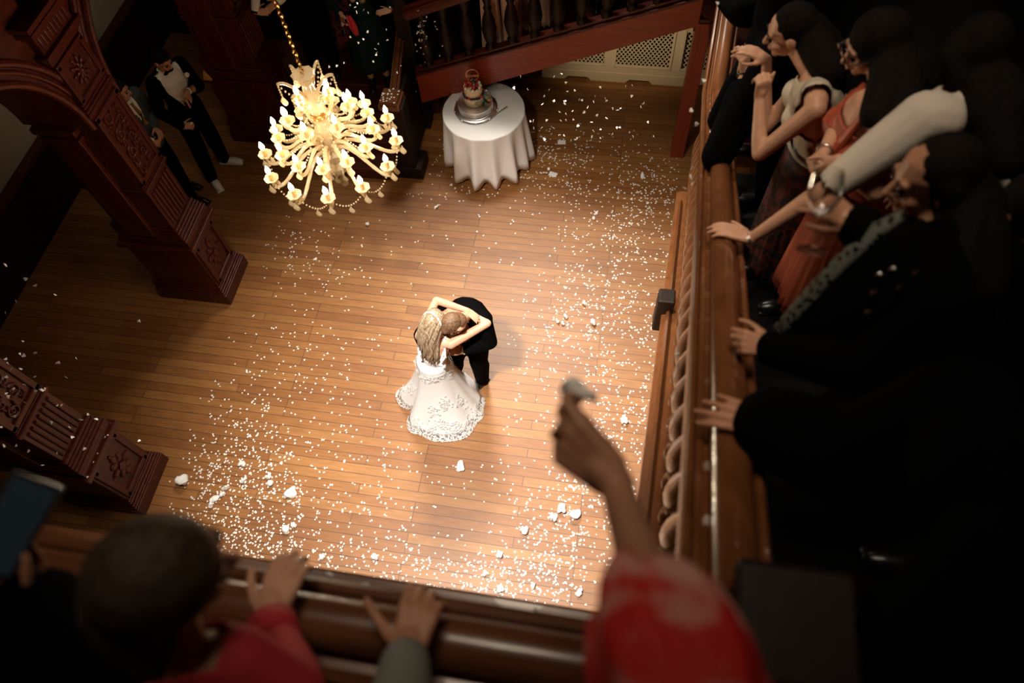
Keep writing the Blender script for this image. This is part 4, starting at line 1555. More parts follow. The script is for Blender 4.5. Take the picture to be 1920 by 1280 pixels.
jk.cap(V((-1.144, 3.255, 1.250)), 0.02, lerp(gt, gm.hip, 0.3), 0.10)
jk.build('jacket', M['black'], gm.t, vox=0.011, sm=3, cut=lambda p: any((p - gm.wr[c]).length < 0.042 for c in 'LR') or (p - gm.head).length < 0.10)
gm.trousers('black')
gm.shoes()
gm.cuffs(which='LR')
d_ = (gm.wr['L'] - gm.el['L']).normalized()
MB().tube([gm.wr['L'] + d_ * 0.0, gm.wr['L'] + d_ * 0.022], 0.036, 18, caps=False).build('wristwatch', M['steel'], gm.t, solid=0.006)
cl_ = MB().tube([gm.neck + gm.tf * 0.0 + V((0.046 * math.cos(a), 0.046 * math.sin(a), 0)) for a in [2 * math.pi * i / 16 for i in range(16)]], 0.012, 8, True)
cl_.build('shirt_collar', M['shirt'], gm.t)

# ---------------------------------------------------------------- two men beside the carved pillar
tx = Person('man in black tuxedo and white trainers holding a tumbler', (-4.98, 5.62, 0), -28, 1.80, lean=3, hyaw=8, hpitch=30, sex='m')
tx.an = {'L': V((-4.912, 5.682, 0.075)), 'R': V((-4.954, 5.359, 0.075))}
tx.toe = {'L': V((0.95, 0.05, 0)), 'R': V((0.62, -0.62, 0)).normalized()}
tx.arm('L', (-4.752, 5.502, 1.300), pole=(0.1, 0.8, -0.8), d=(0.35, -0.55, -0.30), n=(0.75, 0.3, 0.5), curl=(40, 45, 25), tcurl=20)
tx.arm('R', (-4.882, 5.296, 0.980), pole=(-0.3, -0.8, -0.6), d=(0.75, 0.35, -0.15), n=(0.35, -0.5, 0.75), curl=(50, 50, 30))
tx.body('skin2', vox=0.008)
tx.hair_short('darkhair', 0.003)
tx.shirt()
tx.jacket('black', wide=0.135, low=0.0)
tx.trousers('black')
tx.shoes('whiteshoe')
tx.cuffs()
bw = tx.neck + tx.tf * 0.075 - tx.tu * 0.005
MB().ell(bw + tx.tl * 0.032, (0.034, 0.012, 0.022), Matrix((tx.tl, tx.tf, tx.tu)).transposed()).ell(bw - tx.tl * 0.032, (0.034, 0.012, 0.022), Matrix((tx.tl, tx.tf, tx.tu)).transposed()).ell(bw, (0.012, 0.014, 0.012)).build('bow_tie', M['black'], tx.t, vox=0.005, sm=1)
fl = MB()
bp = tx.chest + tx.tl * 0.145 + tx.tf * 0.115 + tx.tu * 0.05
for i in range(9):
    a = i * 2.4
    fl.ell(bp + tx.tl * 0.016 * math.cos(a) + tx.tu * 0.016 * math.sin(a) + tx.tf * 0.008, (0.017, 0.010, 0.014), Matrix.Rotation(a, 3, 'Y'), 8)
fl.build('buttonhole_flower', M['cream2'], tx.t)
MB().box(tx.chest + tx.tl * 0.165 + tx.tf * 0.105 - tx.tu * 0.02, (0.05, 0.012, 0.05), Matrix((tx.tl, tx.tf, tx.tu)).transposed() @ Matrix.Rotation(0.5, 3, 'Y')).build('pocket_square', M['paper'], tx.t, smooth=False)
gp_ = tx.wr['L'] + V(tx.hd['L']['d']).normalized() * 0.10 - V((0.01, 0.05, 0.0))
tm = thing('tumbler', 'glass tumbler of dark drink held by the man in white trainers', 'glass', gp_ - V((0, 0, 0.05)))
MB().lathe([(0.028, -0.05), (0.034, 0.045), (0.032, 0.045), (0.027, -0.042), (0.0001, -0.042)], gp_, 20).build('glass_body', M['glass'], tm)
MB().lathe([(0.026, -0.041), (0.0295, 0.01), (0.0001, 0.01)], gp_, 20).build('drink', M['wine'], tm)
tissue('crumpled white paper in the hand of the man in white trainers', tx.wr['R'] + V(tx.hd['R']['d']).normalized() * 0.10 + V((0.01, 0, 0.025)), 0.022, 4)

gy = Person('man in grey suit and mustard tie half hidden by the pillar', (-5.29, 5.15, 0), -8, 1.74, lean=4, hyaw=15, hpitch=12, sex='m')
gy.an['R'] = V((-5.088, 5.036, 0.075))
gy.arm('R', (-5.130, 4.947, 1.020), pole=(-0.3, -0.6, -0.8), d=(0.85, 0.45, 0.0), n=(0.1, -0.35, 0.9), curl=(45, 45, 25))
gy.arm('L', (-5.123, 5.175, 1.050), pole=(-0.2, 0.6, -0.8), d=(0.75, -0.5, -0.1), n=(0.3, 0.4, 0.8), curl=(30, 35, 25))
gy.body('skin2', vox=0.009)
gy.hair_short('darkhair', 0.003)
gy.shirt()
gy.jacket('greysuit', wide=0.085, low=0.20)
gy.trousers('black')
gy.shoes()
a = gy.neck + gy.tf * 0.085 - gy.tu * 0.02
MB().tube([a, a - gy.tu * 0.12 + gy.tf * 0.045, a - gy.tu * 0.26 + gy.tf * 0.05], [0.016, 0.022, 0.030], 8, sx=1.0).build('necktie', M['tie'], gy.t)
tissue('white napkin in the hand of the man in the grey suit', gy.wr['R'] + V((0.075, 0.03, 0.055)), 0.03, 8)

# ---------------------------------------------------------------- guests on the landing at the far end
wt = Person('man in white shirt and dark waistcoat with clasped hands', (-3.70, 6.74, 0.64), -62, 1.78, hpitch=15, sex='m')
wt.arm('R', (-4.102, 6.357, 1.700), pole=(-0.8, -0.2, -0.4), d=(0.9, 0.2, -0.1), n=(0.2, -0.7, 0.6), curl=(25, 30, 20))
wt.arm('L', (-3.857, 6.475, 1.740), pole=(0.8, 0.1, -0.4), d=(-0.7, -0.45, -0.2), n=(0.2, -0.6, 0.7), curl=(20, 25, 20))
wt.body('skin', vox=0.009)
wt.hair_short('brown')
wt.shirt('shirt', 0.014, sleeves=True)
ws = MB()
wt.torso(ws, 0.026, top=False)
ws.build('waistcoat', M['black'], wt.t, vox=0.012, sm=3)
wt.trousers('black')
wt.shoes()
d_ = (wt.wr['R'] - wt.el['R']).normalized()
MB().tube([wt.wr['R'] - d_ * 0.005, wt.wr['R'] + d_ * 0.02], 0.034, 16, caps=False).build('wristwatch', M['jet'], wt.t, solid=0.006)

pd = Person('woman in long red and black printed dress on the landing', (-3.40, 7.28, 0.64), -70, 1.64, hpitch=10)
pd.body('skin', vox=0.012)
pd.hair_long('darkhair', [pd.neck - pd.f * 0.1 - V((0, 0, 0.2))])
b = MB()
pd.torso(b, 0.014)
pd.arms(b, 0.014, t=0.9)
b.build('dress_bodice', M['redpat'], pd.t, vox=0.014, sm=3, cut=lambda p: (p - pd.neck).dot(pd.tu) > 0.0)
pd.skirt('redpat', 0.64 + 0.95, 0.15, 0.70, 0.34, 8, 0.14)

gd = Person('woman in dark green dress holding red wine beside the handrail', (-2.98, 6.60, 0.64), -72, 1.68, hpitch=25)
gd.arm('R', (-3.095, 6.326, 1.760), pole=(-0.8, 0.2, -0.6), d=(0.15, -0.55, -0.75), n=(-0.5, -0.6, 0.5), curl=(35, 40, 25))
gd.arm('L', (-2.596, 6.449, 1.740), pole=(0.8, 0.2, -0.6), d=(-0.75, -0.35, 0.05), n=(0.1, -0.5, 0.8), curl=(12, 18, 12))
gd.body('skin', vox=0.009)
gd.hair_long('blonde', [gd.chest + gd.f * 0.13 + gd.l * 0.05 - V((0, 0, 0.06)), gd.chest + gd.f * 0.12 - gd.l * 0.05 - V((0, 0, 0.04)), gd.neck - gd.f * 0.1 - V((0, 0, 0.2))])
b = MB()
gd.torso(b, 0.014)
gd.arms(b, 0.016, t=0.80)
b.build('dress_bodice', M['green'], gd.t, vox=0.013, sm=3, cut=lambda p: (p - gd.neck).dot(gd.tu) > -0.02)
gd.skirt('green', 0.64 + 0.95, 0.155, 0.64 + 0.28, 0.25, 7, 0.10)
gd.shoes()
d_ = (gd.wr['L'] - gd.el['L']).normalized()
MB().tube([gd.wr['L'] - d_ * 0.03, gd.wr['L'] - d_ * 0.012], 0.030, 14, caps=False).build('bracelet', M['silver'], gd.t, solid=0.006)
wg = V(gd.wr['R']) + V((0.02, -0.085, -0.19))
wine_glass('wine glass of red wine held by the woman in dark green', wg, (0, 0, 1), True)
sc = MB()
rows = []
p0 = gd.wr['R'] + V((0.10, -0.04, 0.02))
for i in range(9):
    t = i / 8
    rows.append([p0 + V((0.03 * t, -0.01, -0.24 * t)) + V(((j - 3) * (0.008 + 0.008 * math.sin(math.pi * t)), 0.012 * math.sin(j * 1.7), 0)) for j in range(7)])
o = MB().sheet(rows).build('red_scarf', M['crimson'], None, solid=0.004, ang=0)
tag(o, 'narrow red scarf hanging in front of the dark green dress', 'scarf')


# ---------------------------------------------------------------- guests on the rear flight: legs show between the balusters
def pleated_leg(p, c, x, y, z0, z1, r0, r1):
    rows = []
    for i in range(12):
        t = i / 11
        r = r0 + (r1 - r0) * t ** 1.6
        rows.append([V((x + r * (1 + 0.13 * math.sin(13 * 2 * math.pi * j / 78)) * math.cos(2 * math.pi * j / 78), y + r * 0.8 * (1 + 0.13 * math.sin(13 * 2 * math.pi * j / 78)) * math.sin(2 * math.pi * j / 78), z0 + (z1 - z0) * t)) for j in range(78)])
    return MB().sheet(rows, True).build('trouser_leg', M['pleat'], p.t, solid=0.003, ang=0)


def stair_z(x):
    return 0.64 + 0.157 * (int((x + 2.38) / 0.37) + 1)


g1 = Person('guest in black trousers lowest on the rear stair', (-1.82, 6.85, stair_z(-1.82)), -80, 1.72, hpitch=15, sex='m')
g1.body('skin2', vox=0.013)
g1.hair_short('darkhair')
g1.jacket('black', opening=False, vox=0.016)
g1.trousers('black')
g1.shoes()
for x, yy, lab in ((-1.44, 6.74, 'guest in pale pleated trousers on the rear stair, first above the man in black'), (-1.07, 7.02, 'guest in pale pleated trousers higher up the rear stair')):
    g2 = Person(lab, (x, yy, stair_z(x)), -85, 1.66, hpitch=15)
    g2.body('skin', vox=0.013)
    g2.hair_long('darkhair', [g2.neck - g2.f * 0.1 - V((0, 0, 0.15))])
    b = MB()
    g2.torso(b, 0.014)
    g2.arms(b, 0.014, t=0.9)
    b.build('top', M['black'], g2.t, vox=0.016, sm=3, cut=lambda p: (p - g2.neck).dot(g2.tu) > 0.0)
    for c, sg in (('L', 1), ('R', -1)):
        pleated_leg(g2, c, x + 0.10 * sg, yy - 0.10 + 0.05 * sg, g2.pos.z + 0.92, g2.pos.z + 0.04, 0.085, 0.115)
    g2.shoes()
g3 = Person('guest in dark skirt near the top of the rear stair', (-0.33, 6.95, stair_z(-0.33)), -90, 1.66, hpitch=15)
g3.body('skin', vox=0.013)
g3.hair_long('darkhair', [g3.neck - g3.f * 0.1 - V((0, 0, 0.15))])
b = MB()
g3.torso(b, 0.014)
g3.arms(b, 0.014, t=0.9)
b.build('top', M['black'], g3.t, vox=0.016, sm=3, cut=lambda p: (p - g3.neck).dot(g3.tu) > 0.0)
g3.skirt('black', g3.pos.z + 0.95, 0.15, g3.pos.z + 0.35, 0.24)
g3.shoes()


# ================================================================ ONLOOKERS ON THE RIGHT-HAND STAIR
def SF_Z(y):
    if y > 4.45:
        return 1.905
    i = max(0, min(12, math.floor((y - 0.42) / 0.31)))
    return SZ(0.42 + 0.31 * i + 0.15) - 0.975


def handrail_hand(p, c, wrist, elbow, **kw):
    p.arm(c, wrist, elbow=elbow, **kw)


def black_top(p, m='black', g=0.02, name='jacket', t=0.93, vox=0.013, neck=0.03, thick=0.0, nr=0.07):
    b = MB()
    p.torso(b, g)
    p.arms(b, g * 0.9 + thick, t=t)
    return b.build(name, M[m], p.t, vox=vox, sm=4, cut=lambda q: p.atneck(q, nr) or any((q - p.wr[c]).length < 0.034 for c in 'LR'), solid=0.005)


# man in black leaning on the rail, farthest down
m0 = Person('man in black suit leaning on the rail with clasped hands and a dark watch', (1.12, 3.75, SF_Z(3.75)), 184, 1.78, lean=18, hpitch=20, sex='m')
m0.sethead((0.640, 3.780, 4.264))
m0.neck = V((0.694, 3.578, 4.147))
m0.sh = {'L': V((0.680, 3.116, 4.070)), 'R': V((0.736, 3.618, 3.876))}
m0.fit()
m0.arm('L', (0.589, 3.153, 3.965), elbow=(0.496, 2.765, 3.768), d=(-0.15, 0.25, 0.9), n=(0.75, -0.7, 0.1), curl=(45, 45, 30))
m0.arm('R', (0.596, 3.274, 3.881), elbow=(0.545, 3.229, 3.577), d=(-0.25, -0.15, 0.9), n=(-0.9, 0.2, -0.2), curl=(40, 45, 30))
m0.body('skin', vox=0.006)
m0.hair_short('darkhair')
b = MB()
m0.torso(b, 0.028)
m0.arms(b, 0.034, t=0.80)
b.cap(m0.el['L'], 0.085, lerp(m0.sh['L'], m0.el['L'], 0.6), 0.095)
b.cap(m0.el['R'], 0.08, lerp(m0.sh['R'], m0.el['R'], 0.6), 0.09)
b.build('jacket', M['black'], m0.t, vox=0.013, sm=4, cut=lambda q: m0.atneck(q))
m0.trousers('black')
m0.shoes()
d_ = (m0.wr['L'] - m0.el['L']).normalized()
MB().tube([m0.wr['L'] - d_ * 0.015, m0.wr['L'] + d_ * 0.012], 0.034, 16, caps=False).build('wristwatch', M['jet'], m0.t, solid=0.008)
m7 = Person('person in black at the bottom of the right-hand stair, arm over the rail', (1.15, 4.75, SF_Z(4.75)), 182, 1.76, lean=14, hpitch=20, sex='m')
m7.sethead((0.653, 4.464, 4.003))
m7.arm('L', (0.504, 4.318, 3.658), elbow=(0.633, 4.017, 3.706), d=(-0.9, 0.2, -0.3), n=(0, 0, 1), curl=(20, 25, 20))
m7.body('skin2', vox=0.012)
m7.hair_short('darkhair')
black_top(m7, g=0.032, thick=0.02)
m7.trousers('black')
m7.shoes()

# woman in sleeveless cream top
w1 = Person('woman in sleeveless cream top resting her chin above her hands', (1.02, 2.72, SF_Z(2.72)), 186, 1.66, lean=10, hyaw=-8, hpitch=20)
w1.sethead((0.646, 2.750, 4.541))
w1.neck = V((0.775, 2.617, 4.451))
w1.sh = {'L': V((0.756, 2.365, 4.477)), 'R': V((0.825, 2.800, 4.314))}
w1.fit()
w1.arm('L', (0.562, 2.537, 4.368), elbow=(0.600, 2.371, 4.204), d=(0.02, 0.12, 0.95), n=(0.35, -0.9, 0.2), curl=((70, 70, 40), (72, 75, 40), (72, 75, 40), (70, 72, 40)), thumb=(0.5, 0.7, -0.4))
w1.arm('R', (0.602, 2.803, 4.347), elbow=(0.660, 2.692, 4.049), d=(-0.75, 0.25, 0.25), n=(0.25, -0.2, 0.9), curl=(18, 22, 18))
w1.body('skin', vox=0.0055, sm=3)
hb_ = MB()
H = Matrix((w1.hl, w1.hf, w1.hu)).transposed()
hb_.ell(w1.head + w1.hu * 0.034 - w1.hf * 0.026, (0.080, 0.094, 0.090), H)
hb_.chain([w1.head - w1.hf * 0.07 - w1.hu * 0.02, w1.neck + w1.tu * 0.02 - w1.hf * 0.05 + V((0, -0.02, 0)), w1.neck - w1.hf * 0.10 - V((0, 0.02, 0.14))], [0.075, 0.072, 0.05])
hb_.chain([w1.head - w1.hf * 0.10, w1.head - w1.hf * 0.15 - w1.hu * 0.10, w1.neck - w1.hf * 0.10 - V((0, 0, 0.12)), w1.neck - w1.hf * 0.08 - V((0, 0, 0.26))], [0.05, 0.055, 0.06, 0.03])
hb_.build('hair', M['darkhair'], w1.t, vox=0.009, sm=4)
b = MB()
w1.torso(b, 0.012)
b.cap(w1.sh['L'] + w1.tl * -0.06, 0.060, w1.sh['R'] + w1.tl * 0.06, 0.060)
b.cap(lerp(w1.hip, w1.neck, 0.55), 0.135, lerp(w1.sh['L'], w1.sh['R'], 0.32) - V((0, 0, 0.04)), 0.085)
b.build('sleeveless_top', M['creamtop'], w1.t, vox=0.009, sm=4, cut=lambda q: w1.atneck(q) or (q - w1.sh['L']).dot(w1.tl) > -0.085 or (q - w1.sh['R']).dot(w1.tl) < 0.085, solid=0.004)
w1.skirt('redskirt', w1.hip.z + 0.03, 0.16, w1.pos.z + 0.30, 0.25, 7, 0.10)
MB().tube([w1.hip + (w1.l * math.cos(2 * math.pi * i / 40) * 0.172 + w1.f * 0.138 * math.sin(2 * math.pi * i / 40)) + V((0, 0, 0.035)) for i in range(40)], 0.008, 6, True).build('waistband', M['creamtop'], w1.t)
w1.shoes()

# woman in rust strap top with glasses
w2 = Person('dark-haired woman in rust strap dress and glasses, fist held before her', (1.08, 2.22, SF_Z(2.22)), 190, 1.68, lean=8, hpitch=24)
w2.sethead((0.839, 2.302, 4.844))
w2.neck = V((0.894, 2.173, 4.767))
w2.sh = {'L': V((0.865, 1.968, 4.774)), 'R': V((0.869, 2.294, 4.607))}
w2.fit()
w2.arm('L', (0.753, 1.912, 4.667), elbow=(0.891, 1.834, 4.606), d=(-0.35, 0.0, -0.8), n=(-0.35, -0.9, 0.3), curl=((75, 75, 45),) * 4)
w2.arm('R', (0.731, 2.011, 4.587), elbow=(0.848, 2.317, 4.530), d=(-0.25, 0.0, -0.85), n=(-0.8, -0.5, 0.3), curl=((75, 75, 45),) * 4)
w2.body('skin', vox=0.006)
w2.hair_long('darkhair', [(0.919, 1.961, 4.786), (0.833, 2.003, 4.797), (1.007, 2.100, 4.734)], g=0.012, r=0.07)
b = MB()
w2.torso(b, 0.012)
b.build('dress_bodice', M['rust'], w2.t, vox=0.010, sm=3, cut=lambda q: (q - w2.sh['L']).dot(w2.tu) > -0.10, solid=0.004)
for sg in (1, -1):
    a = w2.chest + w2.tl * 0.07 * sg + w2.tf * 0.13 + w2.tu * 0.03
    MB().tube([a, lerp(w2.neck, w2.sh['L' if sg > 0 else 'R'], 0.5) + w2.tu * 0.055 + w2.tf * 0.03, w2.chest + w2.tl * 0.08 * sg - w2.tf * 0.12], [0.022, 0.012, 0.010], 8).build('shoulder_strap', M['rust'], w2.t)
w2.skirt('rust', w2.hip.z + 0.03, 0.16, w2.pos.z + 0.30, 0.25, 7, 0.10)
w2.shoes()
gls = MB()
for sg in (-1, 1):
    gls.tube([w2.head + w2.hf * 0.105 + w2.hl * (0.034 * sg + 0.025 * math.cos(a)) + w2.hu * 0.021 * math.sin(a) for a in [2 * math.pi * i / 16 for i in range(16)]], 0.003, 6, True)
    gls.tube([w2.head + w2.hf * 0.10 + w2.hl * 0.06 * sg, w2.head + w2.hl * 0.085 * sg + w2.hf * 0.0], 0.0035, 6)
gls.build('glasses', M['steel'], w2.t)
d_ = (w2.wr['R'] - w2.el['R']).normalized()
MB().tube([w2.wr['R'] - d_ * 0.03, w2.wr['R'] - d_ * 0.02], 0.029, 16, caps=False).build('bracelet', M['silver'], w2.t, solid=0.004)

# woman in white top, arm stretched to the rail
w3 = Person('woman in white knit top stretching her arm to the rail', (1.42, 1.86, SF_Z(1.86)), 186, 1.70, lean=12, hyaw=-115, hpitch=10)
w3.sethead((1.090, 2.133, 4.970))
w3.neck = V((1.080, 2.010, 4.904))
w3.sh = {'L': V((0.962, 1.935, 4.857)), 'R': V((1.233, 2.235, 4.776))}
w3.fit()
w3.arm('L', (0.536, 1.808, 4.320), elbow=(0.744, 1.836, 4.627), d=(-0.82, 0.32, -0.02), n=(0.1, 0.1, 0.95), curl=(14, 18, 14), spread=4)
w3.arm('R', (1.099, 1.952, 4.584), elbow=(1.296, 2.069, 4.563), d=(-0.744, -0.472, -0.153), n=(0.041, 0.055, 0.941))
w3.body('skin', vox=0.0055, hk=0.98)
w3.hair_long('darkhair', [(1.122, 1.917, 4.906), (1.098, 1.937, 4.862), (1.180, 1.778, 4.857), (1.186, 1.926, 4.936)], g=0.012, r=0.085)
b = MB()
w3.torso(b, 0.014)
b.chain([w3.sh['L'] + V((0.04, 0, 0)), w3.sh['L'], lerp(w3.sh['L'], w3.el['L'], 0.5), lerp(w3.sh['L'], w3.el['L'], 0.98)], [0.085, 0.088, 0.074, 0.058])
b.cap(w3.sh['R'], 0.07, w3.el['R'], 0.055)
b.cap(w3.sh['L'], 0.085, w3.chest, 0.12)
b.build('knit_top', M['tee'], w3.t, vox=0.010, sm=4, cut=lambda q: w3.atneck(q) or (q - w3.el['L']).length < 0.052, solid=0.004)
w3.skirt('pinkskirt', w3.hip.z + 0.05, 0.17, w3.pos.z + 0.50, 0.24, 5, 0.06, off=(-0.16, 0.0, 0))
w3.shoes()
d_ = (w3.wr['L'] - w3.el['L']).normalized()
for q in (-0.012, -0.004):
    MB().tube([w3.wr['L'] + d_ * q, w3.wr['L'] + d_ * (q + 0.004)], 0.0275, 18, caps=False).build('bracelet', M['silver'], w3.t, solid=0.003)

# woman in black with lace edging, wine glass in hand
w4 = Person('woman in black shawl with grey lace edging holding up a wine glass', (1.10, 1.22, SF_Z(1.22)), 186, 1.72, lean=6, hpitch=16, htilt=-6)
w4.sethead((0.785, 1.377, 5.175))
w4.neck = V((0.825, 1.255, 5.103))
w4.sh = {'L': V((0.766, 1.026, 5.148)), 'R': V((0.879, 1.401, 4.946))}
w4.fit()
w4.arm('L', (0.475, 1.044, 4.808), elbow=(0.664, 0.932, 4.951), d=(-0.90, 0.10, 0.05), n=(0.10, -0.45, 0.85), curl=((40, 55, 30), (55, 65, 40), (65, 75, 45), (70, 80, 45)), tcurl=20)
w4.arm('R', (0.592, 1.216, 5.160), elbow=(0.755, 1.231, 4.985), d=(-0.75, 0.25, 0.28), n=(0.3, -0.55, 0.8), curl=((20, 30, 20), (45, 50, 30), (55, 55, 30), (55, 55, 30)), thumb=(0.6, 0.75, -0.3))
w4.body('skin2', vox=0.005, sm=3)
w4.hair_long('darkhair', [w4.neck + V((0.12, -0.02, -0.10)), w4.neck + V((0.10, -0.10, -0.06)), w4.neck + V((0.12, 0.08, -0.06)), w4.neck + V((0.03, -0.09, -0.04))], g=0.0, r=0.085)
black_top(w4, g=0.022, name='dress_bodice', t=0.95, thick=0.012, nr=0.045)
lp = [(0.669, 1.208, 5.214), (0.623, 1.184, 5.185), (0.580, 1.156, 5.107), (0.539, 1.125, 5.027), (0.507, 1.102, 4.927), (0.479, 1.074, 4.847)]
rows = []
for i, q in enumerate(lp):
    wd = 0.026 if i else 0.018
    rows.append([V(q) + V((0.35, -0.75, 0.10)) * wd * j + V((0.0, -0.01, 0.012 * (2 - j * j))) for j in (-1, -0.5, 0, 0.5, 1)])
edge2 = [(0.700, 1.148, 5.223), (0.694, 1.069, 5.204), (0.681, 1.002, 5.147), (0.664, 0.964, 5.059), (0.621, 0.971, 4.932), (0.519, 1.024, 4.826)]
MB().sheet([[lerp(a_, b_, j / 6) + V((0, 0, 0.02 * math.sin(math.pi * j / 6))) for j in range(7)] for a_, b_ in zip(lp, edge2)]).build('shawl', M['black'], w4.t, solid=0.006, ang=0)
MB().sheet(rows).build('lace_edging', M['lacetrim'], w4.t, solid=0.003, ang=0)
d_ = (w4.wr['L'] - w4.el['L']).normalized()
MB().tube([w4.wr['L'] - d_ * 0.055, w4.wr['L'] - d_ * 0.012], [0.045, 0.040], 18, caps=False).build('lace_cuff', M['lacetrim'], w4.t, solid=0.003)
for i, q in enumerate(((0.625, 1.053, 5.182), (0.669, 1.022, 5.182), (0.625, 0.998, 5.106), (0.654, 1.069, 5.187), (0.693, 1.044, 5.214), (0.625, 1.028, 5.146))):
    MB().ell(q, (0.012, 0.006, 0.009), Matrix.Rotation(i, 3, 'Y'), 8).build('sewn_bead', M['steel'], w4.t)
w4.skirt('black', w4.hip.z + 0.03, 0.17, w4.pos.z + 0.1, 0.27, 7, 0.08)
w4.shoes()
MB().tube([w4.tips['L'][1] + V((0.055, -0.004, 0.012)) + V((0.004 * math.cos(a), 0.010 * math.cos(a), 0.010 * math.sin(a))) for a in [2 * math.pi * i / 14 for i in range(14)]], 0.0016, 6, True, up=(1, 0, 0)).build('ring', M['silver'], w4.t)
wb, wt_ = V((0.483, 1.129, 5.151)), V((0.478, 1.209, 5.287))
wine_glass('empty wine glass held up by the woman with grey lace edging', wb, wt_ - wb, False, 1.05)

# person in black whose hand lies flat on the rail
m5 = Person('person in black coat with a spread hand on the right-hand rail', (1.20, 0.60, SF_Z(0.60)), 178, 1.80, lean=6, hpitch=25, sex='m')
m5.sethead((0.890, 0.604, 5.520))
m5.neck = V((0.892, 0.566, 5.408))
m5.sh = {'R': V((0.738, 0.697, 5.214)), 'L': V((0.729, 0.358, 5.318))}
m5.fit()
m5.arm('R', (0.438, 0.735, 4.967), elbow=(0.597, 0.657, 5.017), d=(-0.92, 0.22, -0.10), n=(0.05, -0.35, 0.92), curl=((6, 14, 12), (8, 14, 12), (10, 16, 12), (12, 18, 14)), spread=7, thumb=(0.85, 0.45, 0.05), tcurl=4)
m5.arm('L', (0.574, 0.266, 5.117), elbow=(0.619, 0.230, 5.263), d=(-0.8, 0.3, -0.4), n=(0, 0, 1), curl=(40, 45, 30))
m5.body('skin2', vox=0.005, sm=3, hk=1.02)
m5.hair_short('darkhair')
black_top(m5, g=0.045, name='coat', t=0.99, thick=0.03)
m5.trousers('black')
m5.shoes()
m6 = Person('dim onlooker at the right edge behind the woman with lace edging', (1.42, 1.40, SF_Z(1.40)), 190, 1.66, lean=5, hpitch=14)
m6.sethead((1.126, 1.478, 4.976))
m6.body('skin2', vox=0.007)
m6.hair_long('darkhair', [m6.neck + V((0.10, 0, -0.12))], g=0.008, r=0.08)
black_top(m6, g=0.02, name='cardigan')
m6.trousers('black')
m6.shoes()

# ================================================================ ONLOOKERS AT THE NEAR RAIL
# child-sized guest in red with brown hair
c1 = Person('brown-haired onlooker in crimson with one hand on the near railing', (-0.76, -0.22, 4.15), 88, 1.52, lean=12, hyaw=-52, hpitch=22)
c1.sethead((-0.578, 0.118, 5.564))
c1.neck = V((-0.580, 0.034, 5.461))
c1.sh = {'R': V((-0.509, 0.031, 5.404)), 'L': V((-0.734, -0.045, 5.394))}
c1.fit()
c1.arm('R', (-0.564, 0.115, 5.182), elbow=(-0.418, -0.000, 5.328), d=(-0.02, 0.80, -0.25), n=(0.05, 0.3, 0.95), curl=((16, 28, 22),) * 4, spread=4)
c1.body('skin', vox=0.0048, sm=3, hk=0.98)
H = Matrix((c1.hl, c1.hf, c1.hu)).transposed()
hm = MB()
hm.ell(c1.head + c1.hu * 0.018 - c1.hf * 0.016, (0.086, 0.094, 0.094), H, 24)
hm.cap(c1.head - c1.hf * 0.05 - c1.hu * 0.03, 0.072, c1.neck - c1.hf * 0.07 - V((0, 0.02, 0.10)), 0.06)
hm.cap(c1.head + c1.hl * 0.05 - c1.hf * 0.03 - c1.hu * 0.02, 0.055, c1.neck + V((-0.09, -0.02, -0.10)), 0.055)
hm.build('hair', M['childhair'], c1.t, vox=0.009, sm=3)
b = MB()
c1.torso(b, 0.016)
c1.arms(b, 0.016, t=0.80)
b.build('blouse', M['crimson'], c1.t, vox=0.010, sm=3, cut=lambda q: c1.atneck(q), solid=0.004)
d_ = (c1.wr['R'] - c1.el['R']).normalized()
MB().tube([c1.wr['R'] - d_ * 0.085, c1.wr['R'] - d_ * 0.03], [0.040, 0.046], 20, caps=False).build('cuff', M['crimson'], c1.t, solid=0.005)
c1.skirt('black', c1.hip.z + 0.03, 0.15, c1.pos.z + 0.4, 0.25)
c1.shoes()

# guest in a grey knit sleeve gripping the rail
g4 = Person('guest in grey knit sleeve gripping the middle of the near railing', (-0.30, -0.62, 4.15), 92, 1.74, lean=10, hpitch=20, sex='m')
g4.sethead((-0.322, -0.417, 4.986))
g4.neck = V((-0.339, -0.323, 4.982))
g4.sh = {'R': V((-0.148, -0.159, 5.182)), 'L': V((-0.473, -0.244, 5.158))}
g4.fit()
g4.arm('R', (-0.283, 0.087, 5.197), elbow=(-0.246, -0.049, 5.324), d=(0.03, 0.78, -0.10), n=(0.0, 0.30, 0.95), curl=((26, 40, 26), (30, 40, 26), (32, 42, 26), (34, 44, 26)), spread=6, thumb=(0.80, 0.55, 0.0), tcurl=4)
g4.body('skin2', vox=0.0048, sm=3, hk=1.0)
g4.hair_short('darkhair')
b = MB()
g4.torso(b, 0.02)
g4.arms(b, 0.018, t=0.93)
b.build('jumper', M['greyknit'], g4.t, vox=0.010, sm=4, cut=lambda q: g4.atneck(q), solid=0.005)
g4.trousers('black')
g4.shoes()

# raised arm in a red puff sleeve
r1 = Person('woman in red puff sleeves raising a fist with white paper', (0.62, -0.75, 4.15), 95, 1.72, lean=4, hpitch=15)
r1.sethead((0.420, -0.162, 5.365))
r1.neck = V((0.426, -0.100, 5.340))
r1.sh = {'L': V((0.237, -0.024, 5.614)), 'R': V((0.570, -0.051, 5.347))}
r1.fit()
r1.arm('L', (0.044, 0.324, 5.624), elbow=(0.122, 0.091, 5.716), d=(-0.802, 0.531, 0.227), n=(-0.159, -0.678, 0.720), curl=((24, 62, 40), (48, 70, 45), (58, 76, 45), (64, 78, 45)), thumb=(0.10, 0.96, -0.25), tcurl=3, spread=2)
r1.body('skin2', vox=0.0045, sm=3, hk=1.02)
r1.hair_long('darkhair', [r1.neck + V((0, -0.15, -0.15))])
el, wr = r1.el['L'], r1.wr['L']
dd = (wr - el).normalized()
b = MB()
r1.torso(b, 0.02)
